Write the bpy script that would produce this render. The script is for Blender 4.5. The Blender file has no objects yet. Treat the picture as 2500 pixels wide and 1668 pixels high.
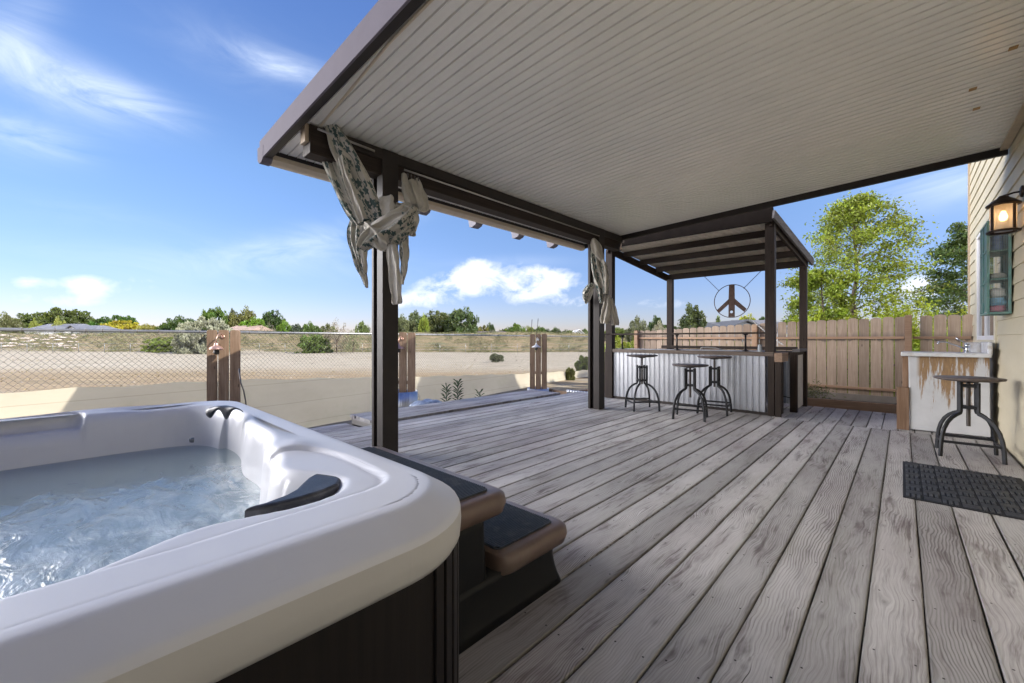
import bpy, math, random
import numpy as np
from mathutils import Vector, Matrix, noise as mnoise
random.seed(7); rng = np.random.default_rng(7)
S = bpy.context.scene
C = bpy.data.collections.new("scene"); S.collection.children.link(C)
R = math.radians; PI = math.pi

# ---------------- camera, sky, sun, exposure ----------------
EYE = 1.2; FPX = 1010.0; YAW = math.atan(953/1010.0)
FW = np.array([-math.sin(YAW), math.cos(YAW), 0.0]); RT = np.array([math.cos(YAW), math.sin(YAW), 0.0])
UP = np.array([0, 0, 1.0]); EYEP = np.array([0, 0, EYE])
def at(u, v, d):
    """survey helper: the place d metres ahead that the photo (2500 px wide) shows at u, v"""
    return EYEP + d*(FW + (u-1250)/FPX*RT + (828-v)/FPX*UP)
cd = bpy.data.cameras.new("camera"); cam = bpy.data.objects.new("camera", cd); C.objects.link(cam)
cam.location = (0, 0, EYE); cam.rotation_euler = (PI/2, 0, YAW)
cd.sensor_width = 36; cd.lens = 36*FPX/2500; cd.shift_y = -6/2500.0
cd.clip_start = 0.02; cd.clip_end = 6000
S.camera = cam
SUN = Vector((1.0, 0.33, 0.70)).normalized()
sl = bpy.data.lights.new("sun", 'SUN'); sl.energy = 2.0; sl.angle = R(0.5); sl.color = (1.0, 0.93, 0.82)
so = bpy.data.objects.new("sun", sl); C.objects.link(so)
so.rotation_euler = SUN.to_track_quat('Z', 'Y').to_euler(); so.location = (20, 5, 20)
S.view_settings.view_transform = 'Standard'; S.view_settings.look = 'None'
S.view_settings.exposure = 2.17; S.view_settings.gamma = 1.0; S.view_settings.use_curve_mapping = False

class NT:
    def __init__(s, tree): s.t = tree; s.n = tree.nodes; s.l = tree.links
    def add(s, kind, **kw):
        n = s.n.new(kind)
        for k, v in kw.items():
            if k.startswith('i_'):
                key = k[2:]; key = int(key) if key.isdigit() else key.replace('_', ' ')
                s.put(n.inputs[key], v)
            else: setattr(n, k, v)
        return n
    def put(s, sock, v):
        if hasattr(v, 'is_output'): s.l.new(v, sock)
        elif isinstance(v, bpy.types.Node): s.l.new(v.outputs[0], sock)
        else: sock.default_value = v
    def m(s, op, a, b=0.0, c=0.0, clamp=False):
        n = s.n.new('ShaderNodeMath'); n.operation = op; n.use_clamp = clamp
        s.put(n.inputs[0], a); s.put(n.inputs[1], b)
        if len(n.inputs) > 2: s.put(n.inputs[2], c)
        return n.outputs[0]
    def ramp(s, f, stops, interp='LINEAR'):
        n = s.n.new('ShaderNodeValToRGB'); s.put(n.inputs[0], f); e = n.color_ramp.elements
        n.color_ramp.interpolation = interp
        while len(e) < len(stops): e.new(0.5)
        for i, (p, c) in enumerate(stops):
            e[i].position = p; e[i].color = (*c, 1) if len(c) == 3 else c
        return n.outputs[0]
    def mix(s, f, a, b, mode='MIX'):
        n = s.n.new('ShaderNodeMix'); n.data_type = 'RGBA'; n.blend_type = mode
        s.put(n.inputs[0], f)
        for i, v in ((6, a), (7, b)):
            if isinstance(v, (tuple, list)) and len(v) == 3: v = (*v, 1)
            s.put(n.inputs[i], v)
        return n.outputs[2]
    def noise(s, vec, scale=5, detail=4, rough=0.55, dist=0.0, dim='3D'):
        n = s.n.new('ShaderNodeTexNoise'); n.noise_dimensions = dim
        if vec is not None: s.put(n.inputs['Vector'], vec)
        n.inputs['Scale'].default_value = scale; n.inputs['Detail'].default_value = detail
        n.inputs['Roughness'].default_value = rough; n.inputs['Distortion'].default_value = dist
        return n.outputs[0]
    def map(s, vec, sc=(1, 1, 1), loc=(0, 0, 0), rot=(0, 0, 0)):
        n = s.n.new('ShaderNodeMapping'); s.put(n.inputs[0], vec)
        n.inputs[1].default_value = loc; n.inputs[2].default_value = rot; n.inputs[3].default_value = sc
        return n.outputs[0]
    def sep(s, v):
        n = s.n.new('ShaderNodeSeparateXYZ'); s.put(n.inputs[0], v); return n.outputs
    def comb(s, x, y, z=0.0):
        n = s.n.new('ShaderNodeCombineXYZ'); s.put(n.inputs[0], x); s.put(n.inputs[1], y); s.put(n.inputs[2], z); return n.outputs[0]
    def bump(s, h, strength=0.3, dist=0.01):
        n = s.n.new('ShaderNodeBump'); s.put(n.inputs['Height'], h)
        n.inputs['Strength'].default_value = strength; n.inputs['Distance'].default_value = dist
        return n.outputs[0]
    def coord(s, which='Object'):
        return s.n.new('ShaderNodeTexCoord').outputs[which]
    def attr(s, name, out='Fac'):
        n = s.n.new('ShaderNodeAttribute'); n.attribute_name = name; return n.outputs[out]

# world: Nishita sky, clouds mixed in by direction
w = bpy.data.worlds.new("World"); S.world = w; w.use_nodes = True
T = NT(w.node_tree); T.n.clear()
sky = T.add('ShaderNodeTexSky'); sky.sky_type = 'NISHITA'; sky.sun_disc = False
sky.sun_elevation = math.asin(SUN.z); sky.sun_rotation = math.atan2(SUN.x, SUN.y)
sky.altitude = 800; sky.air_density = 1.0; sky.dust_density = 0.4; sky.ozone_density = 1.6
d0 = T.coord('Generated')
dv = T.map(d0, rot=(0, 0, -YAW))
dx, dy, dz = T.sep(dv)
az = T.m('ARCTAN2', dx, dy); el = T.m('ARCSINE', T.m('MAXIMUM', T.m('MINIMUM', dz, 1.0), -1.0))
def blob(u, v, su, sv, amp, tilt=0.0):
    a0 = math.atan((u-1250)/FPX); e0 = math.atan((828-v)/math.hypot(FPX, u-1250))
    k = math.cos(a0)
    sa = su/FPX*k*k; se = sv/FPX*k
    a = T.m('SUBTRACT', az, a0); e = T.m('SUBTRACT', el, e0)
    e = T.m('SUBTRACT', e, T.m('MULTIPLY', a, tilt))
    q = T.m('ADD', T.m('POWER', T.m('ABSOLUTE', T.m('DIVIDE', a, sa)), 2.0), T.m('POWER', T.m('ABSOLUTE', T.m('DIVIDE', e, se)), 2.0))
    return T.m('MULTIPLY', T.m('EXPONENT', T.m('MULTIPLY', q, -1.0)), amp)
def total(l):
    r = l[0]
    for x in l[1:]: r = T.m('ADD', r, x)
    return r
cir = total([blob(90, 170, 190, 60, .8, -.25), blob(300, 245, 150, 38, 1.0, -.05), blob(60, 340, 150, 45, .55), blob(690, 162, 105, 22, .75),
             blob(560, 130, 160, 60, .16), blob(760, 590, 240, 38, .42, .35), blob(600, 640, 420, 40, .32, .05), blob(1500, 250, 500, 80, .3), blob(2330, 440, 200, 55, .6),
             blob(60, 40, 90, 70, .25, .8), blob(1250, 640, 120, 14, .2), blob(200, 520, 300, 30, .12)])
cv = T.map(T.comb(az, el, 0.3), sc=(1, 3.4, 1), rot=(0, 0, .12))
cn = T.noise(cv, 4.5, 7, .62, .8)
cirrus = T.m('MULTIPLY', cir, T.ramp(cn, [(.30, (0, 0, 0)), (.72, (1, 1, 1))]), clamp=True)
cum = total([blob(1120, 690, 100, 36, 1.1, .18), blob(1165, 655, 45, 24, .9), blob(1000, 735, 100, 20, .8), blob(1330, 672, 80, 26, 1.05, -.08), blob(1290, 712, 125, 32, .85), blob(1400, 740, 90, 18, .5),
             blob(70, 690, 60, 22, .62), blob(205, 700, 60, 26, .85), blob(130, 735, 160, 18, .6), blob(330, 700, 90, 40, .5), blob(1620, 740, 90, 20, .5), blob(2240, 700, 70, 35, 1.1), blob(2000, 790, 100, 30, .5),
             blob(3300, 500, 700, 200, .8), blob(-900, 600, 600, 120, .6)])
n2 = T.noise(T.map(T.comb(az, el, 1.7), sc=(1, 1.5, 1)), 16, 8, .6, .3)
cumd = T.ramp(T.m('MULTIPLY', cum, T.m('MULTIPLY', T.m('SUBTRACT', n2, .22), 2.2)), [(.24, (0, 0, 0)), (.62, (1, 1, 1))])
cumd = T.m('MULTIPLY', cumd, .78)
hs = T.add('ShaderNodeHueSaturation', i_Saturation=1.08, i_Value=1.0, i_Color=sky.outputs[0])
deep = T.ramp(el, [(0.0, (.34, .30, .39)), (.12, (.41, .40, .51)), (.35, (.60, .61, .67)), (.7, (.61, .66, .87))])
skyc = T.mix(1.0, hs.outputs[0], deep, 'MULTIPLY')
rear_dim = T.ramp(T.m('DIVIDE', T.m('ABSOLUTE', az), PI), [(.36, (1, 1, 1)), (.52, (.50, .60, .78))])   # added dimming and blue tint of the unseen sky behind the camera
skyc = T.mix(1.0, skyc, rear_dim, 'MULTIPLY')
skyc = T.mix(cirrus, skyc, (3.5, 3.9, 4.5, 1))
skyc = T.mix(cumd, skyc, (3.9, 4.05, 4.4, 1))
# unseen bright fill added left and behind the camera to lift the shade
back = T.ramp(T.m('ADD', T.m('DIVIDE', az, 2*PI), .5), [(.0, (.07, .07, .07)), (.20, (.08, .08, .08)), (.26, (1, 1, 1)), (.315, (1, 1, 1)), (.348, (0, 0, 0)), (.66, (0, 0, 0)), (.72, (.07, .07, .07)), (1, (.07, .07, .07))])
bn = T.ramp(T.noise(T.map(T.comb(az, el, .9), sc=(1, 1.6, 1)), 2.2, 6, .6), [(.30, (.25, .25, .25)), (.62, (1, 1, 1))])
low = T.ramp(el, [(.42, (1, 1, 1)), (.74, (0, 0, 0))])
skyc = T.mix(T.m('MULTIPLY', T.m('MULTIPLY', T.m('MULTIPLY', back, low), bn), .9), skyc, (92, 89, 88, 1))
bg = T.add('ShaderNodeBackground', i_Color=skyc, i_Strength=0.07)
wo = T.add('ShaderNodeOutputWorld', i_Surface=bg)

# ---------------- mesh building ----------------
WL = {}
def root(name, loc, label, cat, group=None, rz=0):
    o = bpy.data.objects.new(name, None); C.objects.link(o); o.location = loc; o.rotation_euler = (0, 0, rz)
    o.empty_display_size = .1; WL[o] = np.array(loc, float); return tag(o, label, cat, group)
def tag(o, label=None, cat=None, group=None, kind=None):
    if label: o['label'] = label
    if cat: o['category'] = cat
    if group: o['group'] = group
    if kind: o['kind'] = kind
    return o
def nrm(v): v = np.asarray(v, float); return v/(np.linalg.norm(v)+1e-12)
class MB:
    def __init__(s): s.v = []; s.f = []; s.sm = []; s.at = {}
    def addf(s, V, F, smooth=False, rnd=None):
        o = len(s.v); s.v += [tuple(map(float, p)) for p in V]; s.f += [tuple(o+i for i in f) for f in F]; s.sm += [smooth]*len(F)
        s.at.setdefault('rnd', []); s.at['rnd'] += [random.random() if rnd is None else rnd]*len(F)
        return s
    def box(s, a, b, rnd=None):
        x0, y0, z0 = a; x1, y1, z1 = b
        V = [(x0, y0, z0), (x1, y0, z0), (x1, y1, z0), (x0, y1, z0), (x0, y0, z1), (x1, y0, z1), (x1, y1, z1), (x0, y1, z1)]
        return s.addf(V, [(3, 2, 1, 0), (4, 5, 6, 7), (0, 1, 5, 4), (1, 2, 6, 5), (2, 3, 7, 6), (3, 0, 4, 7)], rnd=rnd)
    def hexa(s, P, rnd=None):  # 8 points as box order
        return s.addf(P, [(3, 2, 1, 0), (4, 5, 6, 7), (0, 1, 5, 4), (1, 2, 6, 5), (2, 3, 7, 6), (3, 0, 4, 7)], rnd=rnd)
    def bar(s, p, q, w, h, up=(0, 0, 1), rnd=None):  # rectangular bar between two points, w across, h along up
        p = np.array(p, float); q = np.array(q, float); d = nrm(q-p); u = np.array(up, float); u = nrm(u-d*(u@d)); a = np.cross(d, u)
        P = [p-a*w/2-u*h/2, p+a*w/2-u*h/2, q+a*w/2-u*h/2, q-a*w/2-u*h/2, p-a*w/2+u*h/2, p+a*w/2+u*h/2, q+a*w/2+u*h/2, q-a*w/2+u*h/2]
        return s.hexa(P, rnd)
    def tube(s, pts, r, n=8, cap=True, smooth=True, rnd=None, closed=False):
        pts = [np.array(p, float) for p in pts]; m = len(pts); rr = r if hasattr(r, '__len__') else [r]*m
        V = []; ref = np.array([0, 0, 1.0]); prev = None
        for i, p in enumerate(pts):
            if closed: d = nrm(pts[(i+1) % m]-pts[i-1])
            else: d = nrm(pts[min(i+1, m-1)]-pts[max(i-1, 0)])
            if prev is None:
                a = np.cross(d, ref)
                if np.linalg.norm(a) < .1: a = np.cross(d, (1, 0, 0))
            else: a = prev-d*(prev@d)
            a = nrm(a); b = np.cross(d, a); prev = a
            for k in range(n):
                t = 2*PI*k/n; V.append(p+rr[i]*(math.cos(t)*a+math.sin(t)*b))
        F = []
        for i in range(m if closed else m-1):
            j = (i+1) % m
            for k in range(n): F.append((i*n+k, j*n+k, j*n+(k+1) % n, i*n+(k+1) % n))
        if cap and not closed: F += [tuple(range(n)), tuple((m-1)*n+k for k in range(n-1, -1, -1))]
        return s.addf(V, F, smooth, rnd)
    def flat(s, pts, w, t, up, smooth=True):  # ribbon bar along pts; w along 'up x dir', t along up
        pts = [np.array(p, float) for p in pts]; m = len(pts); V = []; F = []; u0 = np.array(up, float)
        for i, p in enumerate(pts):
            d = nrm(pts[min(i+1, m-1)]-pts[max(i-1, 0)]); a = nrm(u0-d*(u0@d)); b = np.cross(d, a)
            V += [p-a*t/2-b*w/2, p+a*t/2-b*w/2, p+a*t/2+b*w/2, p-a*t/2+b*w/2]
        for i in range(m-1):
            for k in range(4): F.append((i*4+k, i*4+(k+1) % 4, i*4+4+(k+1) % 4, i*4+4+k))
        F += [(3, 2, 1, 0), tuple(4*(m-1)+k for k in range(4))]
        return s.addf(V, F, False)
    def lathe(s, c, prof, n=24, ax=(0, 0, 1), smooth=True, cap=True):
        ax = nrm(ax); a = np.cross(ax, (0, 1, 0)); a = nrm(a if np.linalg.norm(a) > .1 else np.cross(ax, (1, 0, 0))); b = np.cross(ax, a)
        V = []; c = np.array(c, float)
        for r, z in prof:
            for k in range(n):
                t = 2*PI*k/n; V.append(c+ax*z+r*(math.cos(t)*a+math.sin(t)*b))
        F = []
        for i in range(len(prof)-1):
            for k in range(n): F.append((i*n+k, i*n+(k+1) % n, (i+1)*n+(k+1) % n, (i+1)*n+k))
        if cap: F += [tuple(range(n-1, -1, -1)), tuple((len(prof)-1)*n+k for k in range(n))]
        return s.addf(V, F, smooth)
    def prism(s, poly, a, b, rnd=None):  # poly: 3D points, extruded by vector a..b offsets
        P = [np.array(p, float) for p in poly]; n = len(P); a = np.array(a, float); b = np.array(b, float)
        V = [p+a for p in P]+[p+b for p in P]
        F = [tuple(range(n-1, -1, -1)), tuple(range(n, 2*n))]+[(i, (i+1) % n, n+(i+1) % n, n+i) for i in range(n)]
        return s.addf(V, F, rnd=rnd)
    def grid(s, G, smooth=True, rnd=None):  # G: array (m,n,3)
        G = np.asarray(G, float); m, n = G.shape[:2]
        F = [(i*n+j, (i+1)*n+j, (i+1)*n+j+1, i*n+j+1) for i in range(m-1) for j in range(n-1)]
        return s.addf(G.reshape(-1, 3), F, smooth, rnd)
    def build(s, name, mat, parent=None, bevel=0, seg=2, sub=0, fix=True, solid=0):
        me = bpy.data.meshes.new(name); off = WL.get(parent, np.zeros(3))
        V = np.array(s.v, float)-off
        me.from_pydata(V.tolist(), [], s.f)
        me.polygons.foreach_set('use_smooth', s.sm)
        if s.at.get('rnd'):
            a = me.attributes.new('rnd', 'FLOAT', 'FACE'); a.data.foreach_set('value', s.at['rnd'])
        me.update()
        if fix:
            import bmesh
            bm = bmesh.new(); bm.from_mesh(me); bmesh.ops.recalc_face_normals(bm, faces=bm.faces); bm.to_mesh(me); bm.free()
        o = bpy.data.objects.new(name, me); C.objects.link(o)
        if mat: me.materials.append(mat)
        if parent: o.parent = parent
        WL[o] = off
        if solid: mo = o.modifiers.new('s', 'SOLIDIFY'); mo.thickness = solid; mo.offset = 0
        if bevel:
            mo = o.modifiers.new('b', 'BEVEL'); mo.width = bevel; mo.segments = seg; mo.limit_method = 'ANGLE'; mo.angle_limit = R(40)
        if sub: mo = o.modifiers.new('u', 'SUBSURF'); mo.levels = sub; mo.render_levels = sub
        return o
def copy_tree(o, parent=None):
    c = o.copy(); C.objects.link(c); c.parent = parent
    for ch in list(o.children): copy_tree(ch, c)
    return c

# ---------------- materials ----------------
MC = {}
def pmat(name):
    m = bpy.data.materials.new(name); m.use_nodes = True; t = NT(m.node_tree)
    bs = t.n['Principled BSDF']; return m, t, bs
def plain(name, col=None, rough=.5, metal=0.0, var=.12, scale=8, bump=.0, bscale=60, spec=.5, dirt=None, dirts=3):
    if name in MC: return MC[name]
    m, t, b = pmat(name); co = t.coord('Object')
    n = t.noise(co, scale, 5, .6)
    c0 = tuple(x*(1-var) for x in col); c1 = tuple(min(1, x*(1+var)) for x in col)
    c = t.ramp(n, [(.3, c0), (.7, c1)])
    if dirt:
        dn = t.noise(co, dirts, 6, .65, .4); c = t.mix(t.ramp(dn, [(.5, (0, 0, 0)), (.72, (1, 1, 1))]), c, dirt)
    t.put(b.inputs['Base Color'], c); t.put(b.inputs['Metallic'], metal)
    t.put(b.inputs['Roughness'], t.m('ADD', t.m('MULTIPLY', n, .16), rough-.08)); b.inputs['Specular IOR Level'].default_value = spec
    if bump: t.put(b.inputs['Normal'], t.bump(t.noise(co, bscale, 4, .6), bump, .004))
    MC[name] = m; return m
def wood(name, c_dark=None, c_mid=None, c_light=None, axis=2, rough=.8, gscale=1.0, bump=.35, stain=None):
    """sawn timber; axis = grain direction in object space; shade varies by board (rnd)"""
    if name in MC: return MC[name]
    m, t, b = pmat(name); co = t.coord('Object'); r = t.attr('rnd')
    x, y, z = t.sep(co); comp = [x, y, z]; al = comp[axis]; ot = [comp[i] for i in range(3) if i != axis]
    off = t.m('MULTIPLY', r, 37.0)
    v = t.comb(t.m('ADD', t.m('MULTIPLY', ot[0], 1.0), off), t.m('MULTIPLY', ot[1], 1.0), t.m('MULTIPLY', al, .06))
    n1 = t.noise(v, 28*gscale, 6, .65, .8)
    v2 = t.comb(t.m('ADD', ot[0], off), ot[1], t.m('MULTIPLY', al, .02))
    n2 = t.noise(v2, 140*gscale, 3, .6, .2)
    n3 = t.noise(t.comb(t.m('ADD', ot[0], off), ot[1], al), 5, 4, .6)
    f = t.m('ADD', t.m('MULTIPLY', n1, .6), t.m('MULTIPLY', n2, .4))
    c = t.ramp(f, [(.32, c_dark), (.5, c_mid), (.68, c_light)])
    c = t.mix(t.m('MULTIPLY', t.ramp(n3, [(.35, (0, 0, 0)), (.75, (1, 1, 1))]), .35), c, c_dark)
    sh = t.m('ADD', t.m('MULTIPLY', r, .4), .8)
    c = t.mix(1.0, c, t.comb(sh, sh, sh), 'MULTIPLY')
    if stain: c = stain(t, c, co)
    # knots
    kv = t.add('ShaderNodeTexVoronoi', feature='F1'); kv.inputs['Scale'].default_value = 1.0; kv.inputs['Randomness'].default_value = .9
    t.put(kv.inputs['Vector'], t.comb(t.m('ADD', t.m('MULTIPLY', ot[0], 8), off), t.m('MULTIPLY', ot[1], 8), t.m('MULTIPLY', al, 3.0)))
    kk = t.ramp(kv.outputs['Distance'], [(.05, (1, 1, 1)), (.11, (0, 0, 0))])
    c = t.mix(t.m('MULTIPLY', kk, .7), c, tuple(x*.35 for x in c_dark))
    t.put(b.inputs['Base Color'], c); b.inputs['Roughness'].default_value = rough; b.inputs['Specular IOR Level'].default_value = .25
    t.put(b.inputs['Normal'], t.bump(f, bump, .004)); MC[name] = m; return m
def metalsheet(name, col, rough=.3, metal=.85):
    if name in MC: return MC[name]
    m, t, b = pmat(name); co = t.coord('Object')
    v = t.add('ShaderNodeTexVoronoi', feature='F1'); v.inputs['Scale'].default_value = 30; t.put(v.inputs['Vector'], co)
    sp = t.add('ShaderNodeSeparateColor', i_Color=v.outputs['Color']).outputs[0]
    n = t.noise(t.map(co, sc=(1, 1, .3)), 6, 5, .6)
    k = t.m('ADD', t.m('MULTIPLY', sp, .06), t.m('ADD', t.m('MULTIPLY', n, .16), .86))
    t.put(b.inputs['Base Color'], t.mix(1.0, (*col, 1), t.comb(k, k, k), 'MULTIPLY'))
    b.inputs['Metallic'].default_value = metal
    t.put(b.inputs['Roughness'], t.m('ADD', t.m('MULTIPLY', n, .10), rough)); MC[name] = m; return m

# ================= SETTING =================
def deck_material():
    m, t, b = pmat('weathered_deck'); uv = t.coord('UV'); u, v, _ = t.sep(uv); r = t.attr('rnd')
    ro = t.m('MULTIPLY', r, 53.0); v2 = t.m('ADD', v, ro)
    wp = t.noise(t.comb(t.m('MULTIPLY', u, 3.2), t.m('MULTIPLY', v2, 1.5), ro), 1.0, 3, .5)
    wp2 = t.noise(t.comb(t.m('MULTIPLY', u, 9.0), t.m('MULTIPLY', v2, 5.0), ro), 1.0, 2, .5)
    vo = t.add('ShaderNodeTexVoronoi', feature='F1', voronoi_dimensions='2D'); vo.inputs['Scale'].default_value = 1; vo.inputs['Randomness'].default_value = 1
    q = t.comb(t.m('ADD', t.m('MULTIPLY', u, 5.5), ro), t.m('MULTIPLY', v2, 1.7)); t.put(vo.inputs['Vector'], q)
    px, py, _ = t.sep(vo.outputs['Position']); qx, qy, _ = t.sep(q)
    ddx = t.m('SUBTRACT', qx, px); ddy = t.m('SUBTRACT', qy, py)
    d2 = t.m('ADD', t.m('MULTIPLY', ddx, ddx), t.m('MULTIPLY', ddy, ddy)); d2s = t.m('ADD', t.m('MULTIPLY', t.m('MULTIPLY', ddx, ddx), 3.0), t.m('MULTIPLY', t.m('MULTIPLY', ddy, ddy), 6.0))
    kn = t.m('MULTIPLY', t.m('MULTIPLY', ddx, .15), t.m('EXPONENT', t.m('MULTIPLY', d2s, -7.0)))
    g = t.m('ADD', t.m('ADD', u, t.m('MULTIPLY', wp, .16)), t.m('ADD', t.m('MULTIPLY', wp2, .010), t.m('MULTIPLY', kn, -.6)))
    per = t.m('ADD', t.m('MULTIPLY', t.m('FRACT', t.m('MULTIPLY', r, 3.7)), .010), .0085)
    ph = t.m('FRACT', t.m('DIVIDE', g, per))
    ring = t.ramp(ph, [(0, (0, 0, 0)), (.10, (.05, .05, .05)), (.24, (.6, .6, .6)), (.55, (1, 1, 1)), (.88, (.75, .75, .75)), (1, (0, 0, 0))])
    fib = t.noise(t.comb(t.m('MULTIPLY', t.m('ADD', g, ro), 420), t.m('MULTIPLY', v2, 7.0), ro), 1.0, 3, .6)
    pat = t.noise(t.comb(t.m('MULTIPLY', u, 7), t.m('MULTIPLY', v2, 1.6), ro), 1.0, 5, .62, .4)
    big = t.noise(t.map(t.coord('Object'), sc=(1, .6, 1)), .75, 4, .55, .3)
    rk = t.m('MULTIPLY', t.ramp(t.noise(t.comb(u, t.m('MULTIPLY', v2, .5), ro), 2.2, 3, .5), [(.32, (.10, .10, .10)), (.62, (1, 1, 1))]), t.m('ADD', t.m('MULTIPLY', t.m('FRACT', t.m('MULTIPLY', r, 7.3)), .55), .42))
    ringm = t.m('SUBTRACT', 1.0, t.m('MULTIPLY', t.m('SUBTRACT', 1.0, ring), rk))
    hgt = t.m('ADD', t.m('MULTIPLY', ringm, .65), t.m('MULTIPLY', fib, .35))
    f = t.m('ADD', t.m('MULTIPLY', ringm, .37), t.m('ADD', t.m('MULTIPLY', fib, .50), t.m('MULTIPLY', pat, .34)))
    c = t.ramp(f, [(.36, (.105, .092, .084)), (.52, (.24, .224, .212)), (.67, (.39, .372, .36)), (.86, (.54, .525, .51))])
    st = t.ramp(pat, [(.30, (1, 1, 1)), (.43, (0, 0, 0))])
    c = t.mix(t.m('MULTIPLY', st, .7), c, (.17, .135, .135, 1))
    sk = t.noise(t.comb(t.m('MULTIPLY', t.m('ADD', g, ro), 55), t.m('MULTIPLY', v2, 2.2), 3.0), 1.0, 3, .6)
    skm = t.m('MULTIPLY', t.ramp(sk, [(.50, (0, 0, 0)), (.60, (1, 1, 1))]), t.ramp(pat, [(.36, (1, 1, 1)), (.55, (0, 0, 0))])); c = t.mix(t.m('MULTIPLY', skm, .75), c, (.105, .085, .08, 1))
    c = t.mix(t.m('MULTIPLY', t.ramp(big, [(.45, (0, 0, 0)), (.68, (1, 1, 1))]), .42), c, (.20, .155, .165, 1))
    green = t.noise(t.comb(t.m('MULTIPLY', u, 5), t.m('MULTIPLY', v2, .9), 4.0), 1.0, 3, .5)
    c = t.mix(t.m('MULTIPLY', t.ramp(green, [(.55, (0, 0, 0)), (.75, (1, 1, 1))]), .35), c, (.27, .26, .20, 1))
    k0 = t.ramp(d2s, [(.001, (1, 1, 1)), (.008, (.4, .4, .4)), (.03, (0, 0, 0))]); c = t.mix(t.m('MULTIPLY', k0, .42), c, (.09, .075, .07, 1))
    eg = t.ramp(t.m('ADD', t.m('ABSOLUTE', u), t.m('MULTIPLY', t.m('SUBTRACT', pat, .5), .03)), [(.072, (0, 0, 0)), (.092, (1, 1, 1))]); c = t.mix(t.m('MULTIPLY', eg, .5), c, (.135, .125, .095, 1))
    # short checks (cracks)
    ck = t.noise(t.comb(t.m('MULTIPLY', t.m('ADD', g, ro), 60), t.m('MULTIPLY', v2, 1.5), 9.0), 1.0, 2, .5)
    ckm = t.ramp(ck, [(.24, (1, 1, 1)), (.28, (0, 0, 0))]); c = t.mix(t.m('MULTIPLY', ckm, .9), c, (.05, .045, .04, 1))
    # nails
    vm = t.m('SUBTRACT', t.m('FRACT', t.m('DIVIDE', v, .52)), .5); nv = t.m('MULTIPLY', vm, .52)
    nu = t.m('SUBTRACT', t.m('ABSOLUTE', u), .058)
    nd = t.m('SQRT', t.m('ADD', t.m('MULTIPLY', nu, nu), t.m('MULTIPLY', nv, nv)))
    nm = t.ramp(t.m('MULTIPLY', nd, 100.0), [(.32, (1, 1, 1)), (.5, (0, 0, 0))]); c = t.mix(nm, c, (.03, .025, .025, 1))
    sh = t.m('ADD', t.m('MULTIPLY', r, .42), .74); c = t.mix(1.0, c, t.comb(sh, sh, sh), 'MULTIPLY')
    t.put(b.inputs['Base Color'], c); t.put(b.inputs['Roughness'], t.m('ADD', t.m('MULTIPLY', fib, .25), .55)); b.inputs['Specular IOR Level'].default_value = .38
    hh = t.m('SUBTRACT', hgt, t.m('MULTIPLY', nm, 1.5)); t.put(b.inputs['Normal'], t.bump(hh, .45, .0035)); return m
M_DECK = deck_material()
def boards(name, specs, mat, thick=.04):
    """specs: (xc, width, y0, y1, ztop, axis)"""
    V = []; F = []; UV = []; RN = []; SM = []
    for xc, wd, y0, y1, z in specs:
        rn = random.random(); n = max(2, int((y1-y0)/.22)+1); o = len(V); k = 8
        off = random.uniform(0, 40); tilt = random.uniform(-.0012, .0012)
        jl = 0; jr = 0; rows = []
        for i in range(n):
            y = y0+(y1-y0)*i/(n-1); jl = jl*.6+random.uniform(-.0012, .0012); jr = jr*.6+random.uniform(-.0012, .0012); h = wd/2
            prof = [(-h+jl, -thick), (-h+jl, -.006), (-h+jl+.0018, -.0018), (-h+jl+.006, 0), (h+jr-.006, 0), (h+jr-.0018, -.0018), (h+jr, -.006), (h+jr, -thick)]
            for a, c in prof: V.append((xc+a, y, z+c+tilt*a/h)); rows.append((a, y+off))
        for i in range(n-1):
            for j in range(k-1):
                F.append((o+i*k+j, o+i*k+j+1, o+(i+1)*k+j+1, o+(i+1)*k+j)); SM.append(False)
                UV += [rows[i*k+j], rows[i*k+j+1], rows[(i+1)*k+j+1], rows[(i+1)*k+j]]; RN.append(rn)
        for e in (0, n-1):
            idx = list(range(k)) if e == 0 else list(range(k-1, -1, -1)); F.append(tuple(o+e*k+j for j in idx)); SM.append(False)
            UV += [rows[e*k+j] for j in idx]; RN.append(rn)
    me = bpy.data.meshes.new(name); me.from_pydata(V, [], F)
    uv = me.uv_layers.new(name='UVMap'); uv.data.foreach_set('uv', [c for p in UV for c in p])
    a = me.attributes.new('rnd', 'FLOAT', 'FACE'); a.data.foreach_set('value', RN); me.materials.append(mat); me.update()
    import bmesh
    bm = bmesh.new(); bm.from_mesh(me); bmesh.ops.recalc_face_normals(bm, faces=bm.faces); bm.to_mesh(me); bm.free()
    o = bpy.data.objects.new(name, me); C.objects.link(o); WL[o] = np.zeros(3); return o
gap = .0085; sp = []
x = .071+.187*4; xs = []
for k in range(5, -34, -1):
    xr = .071+.187*k; xl = xr-.187
    if xr < -5.39: break
    a, b_ = max(xl, -5.39), min(xr, .828)
    if b_-a < .02: continue
    g = gap*random.uniform(.55, 1.35)
    y1 = 7.372+random.uniform(-.004, .004) if xr > -4.5 else 7.9
    sp.append(((a+b_)/2, b_-a-g, -3.2, y1, 0))
k = 0; x = .828
xr = -.042+.159*5
while xr > -4.4:
    a, b_ = xr-.159, min(xr, .828)
    if b_-a > .02: sp.append(((a+b_)/2, b_-a-.009*random.uniform(.6, 1.2), 7.380, 9.07, 0))
    xr -= .159
deck = boards('deck', sp, M_DECK); tag(deck, kind='structure')
dj = MB()
for y in np.arange(-3, 9, .52): dj.box((-5.35, y, -.24), (.8, y+.04, -.042))
dj.box((-5.39, -3.2, -.26), (-5.35, 7.9, -.042)); dj.box((-5.35, 7.86, -.26), (-4.45, 7.90, -.042)); dj.box((-4.45, 9.03, -.26), (.83, 9.07, -.042))
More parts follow.
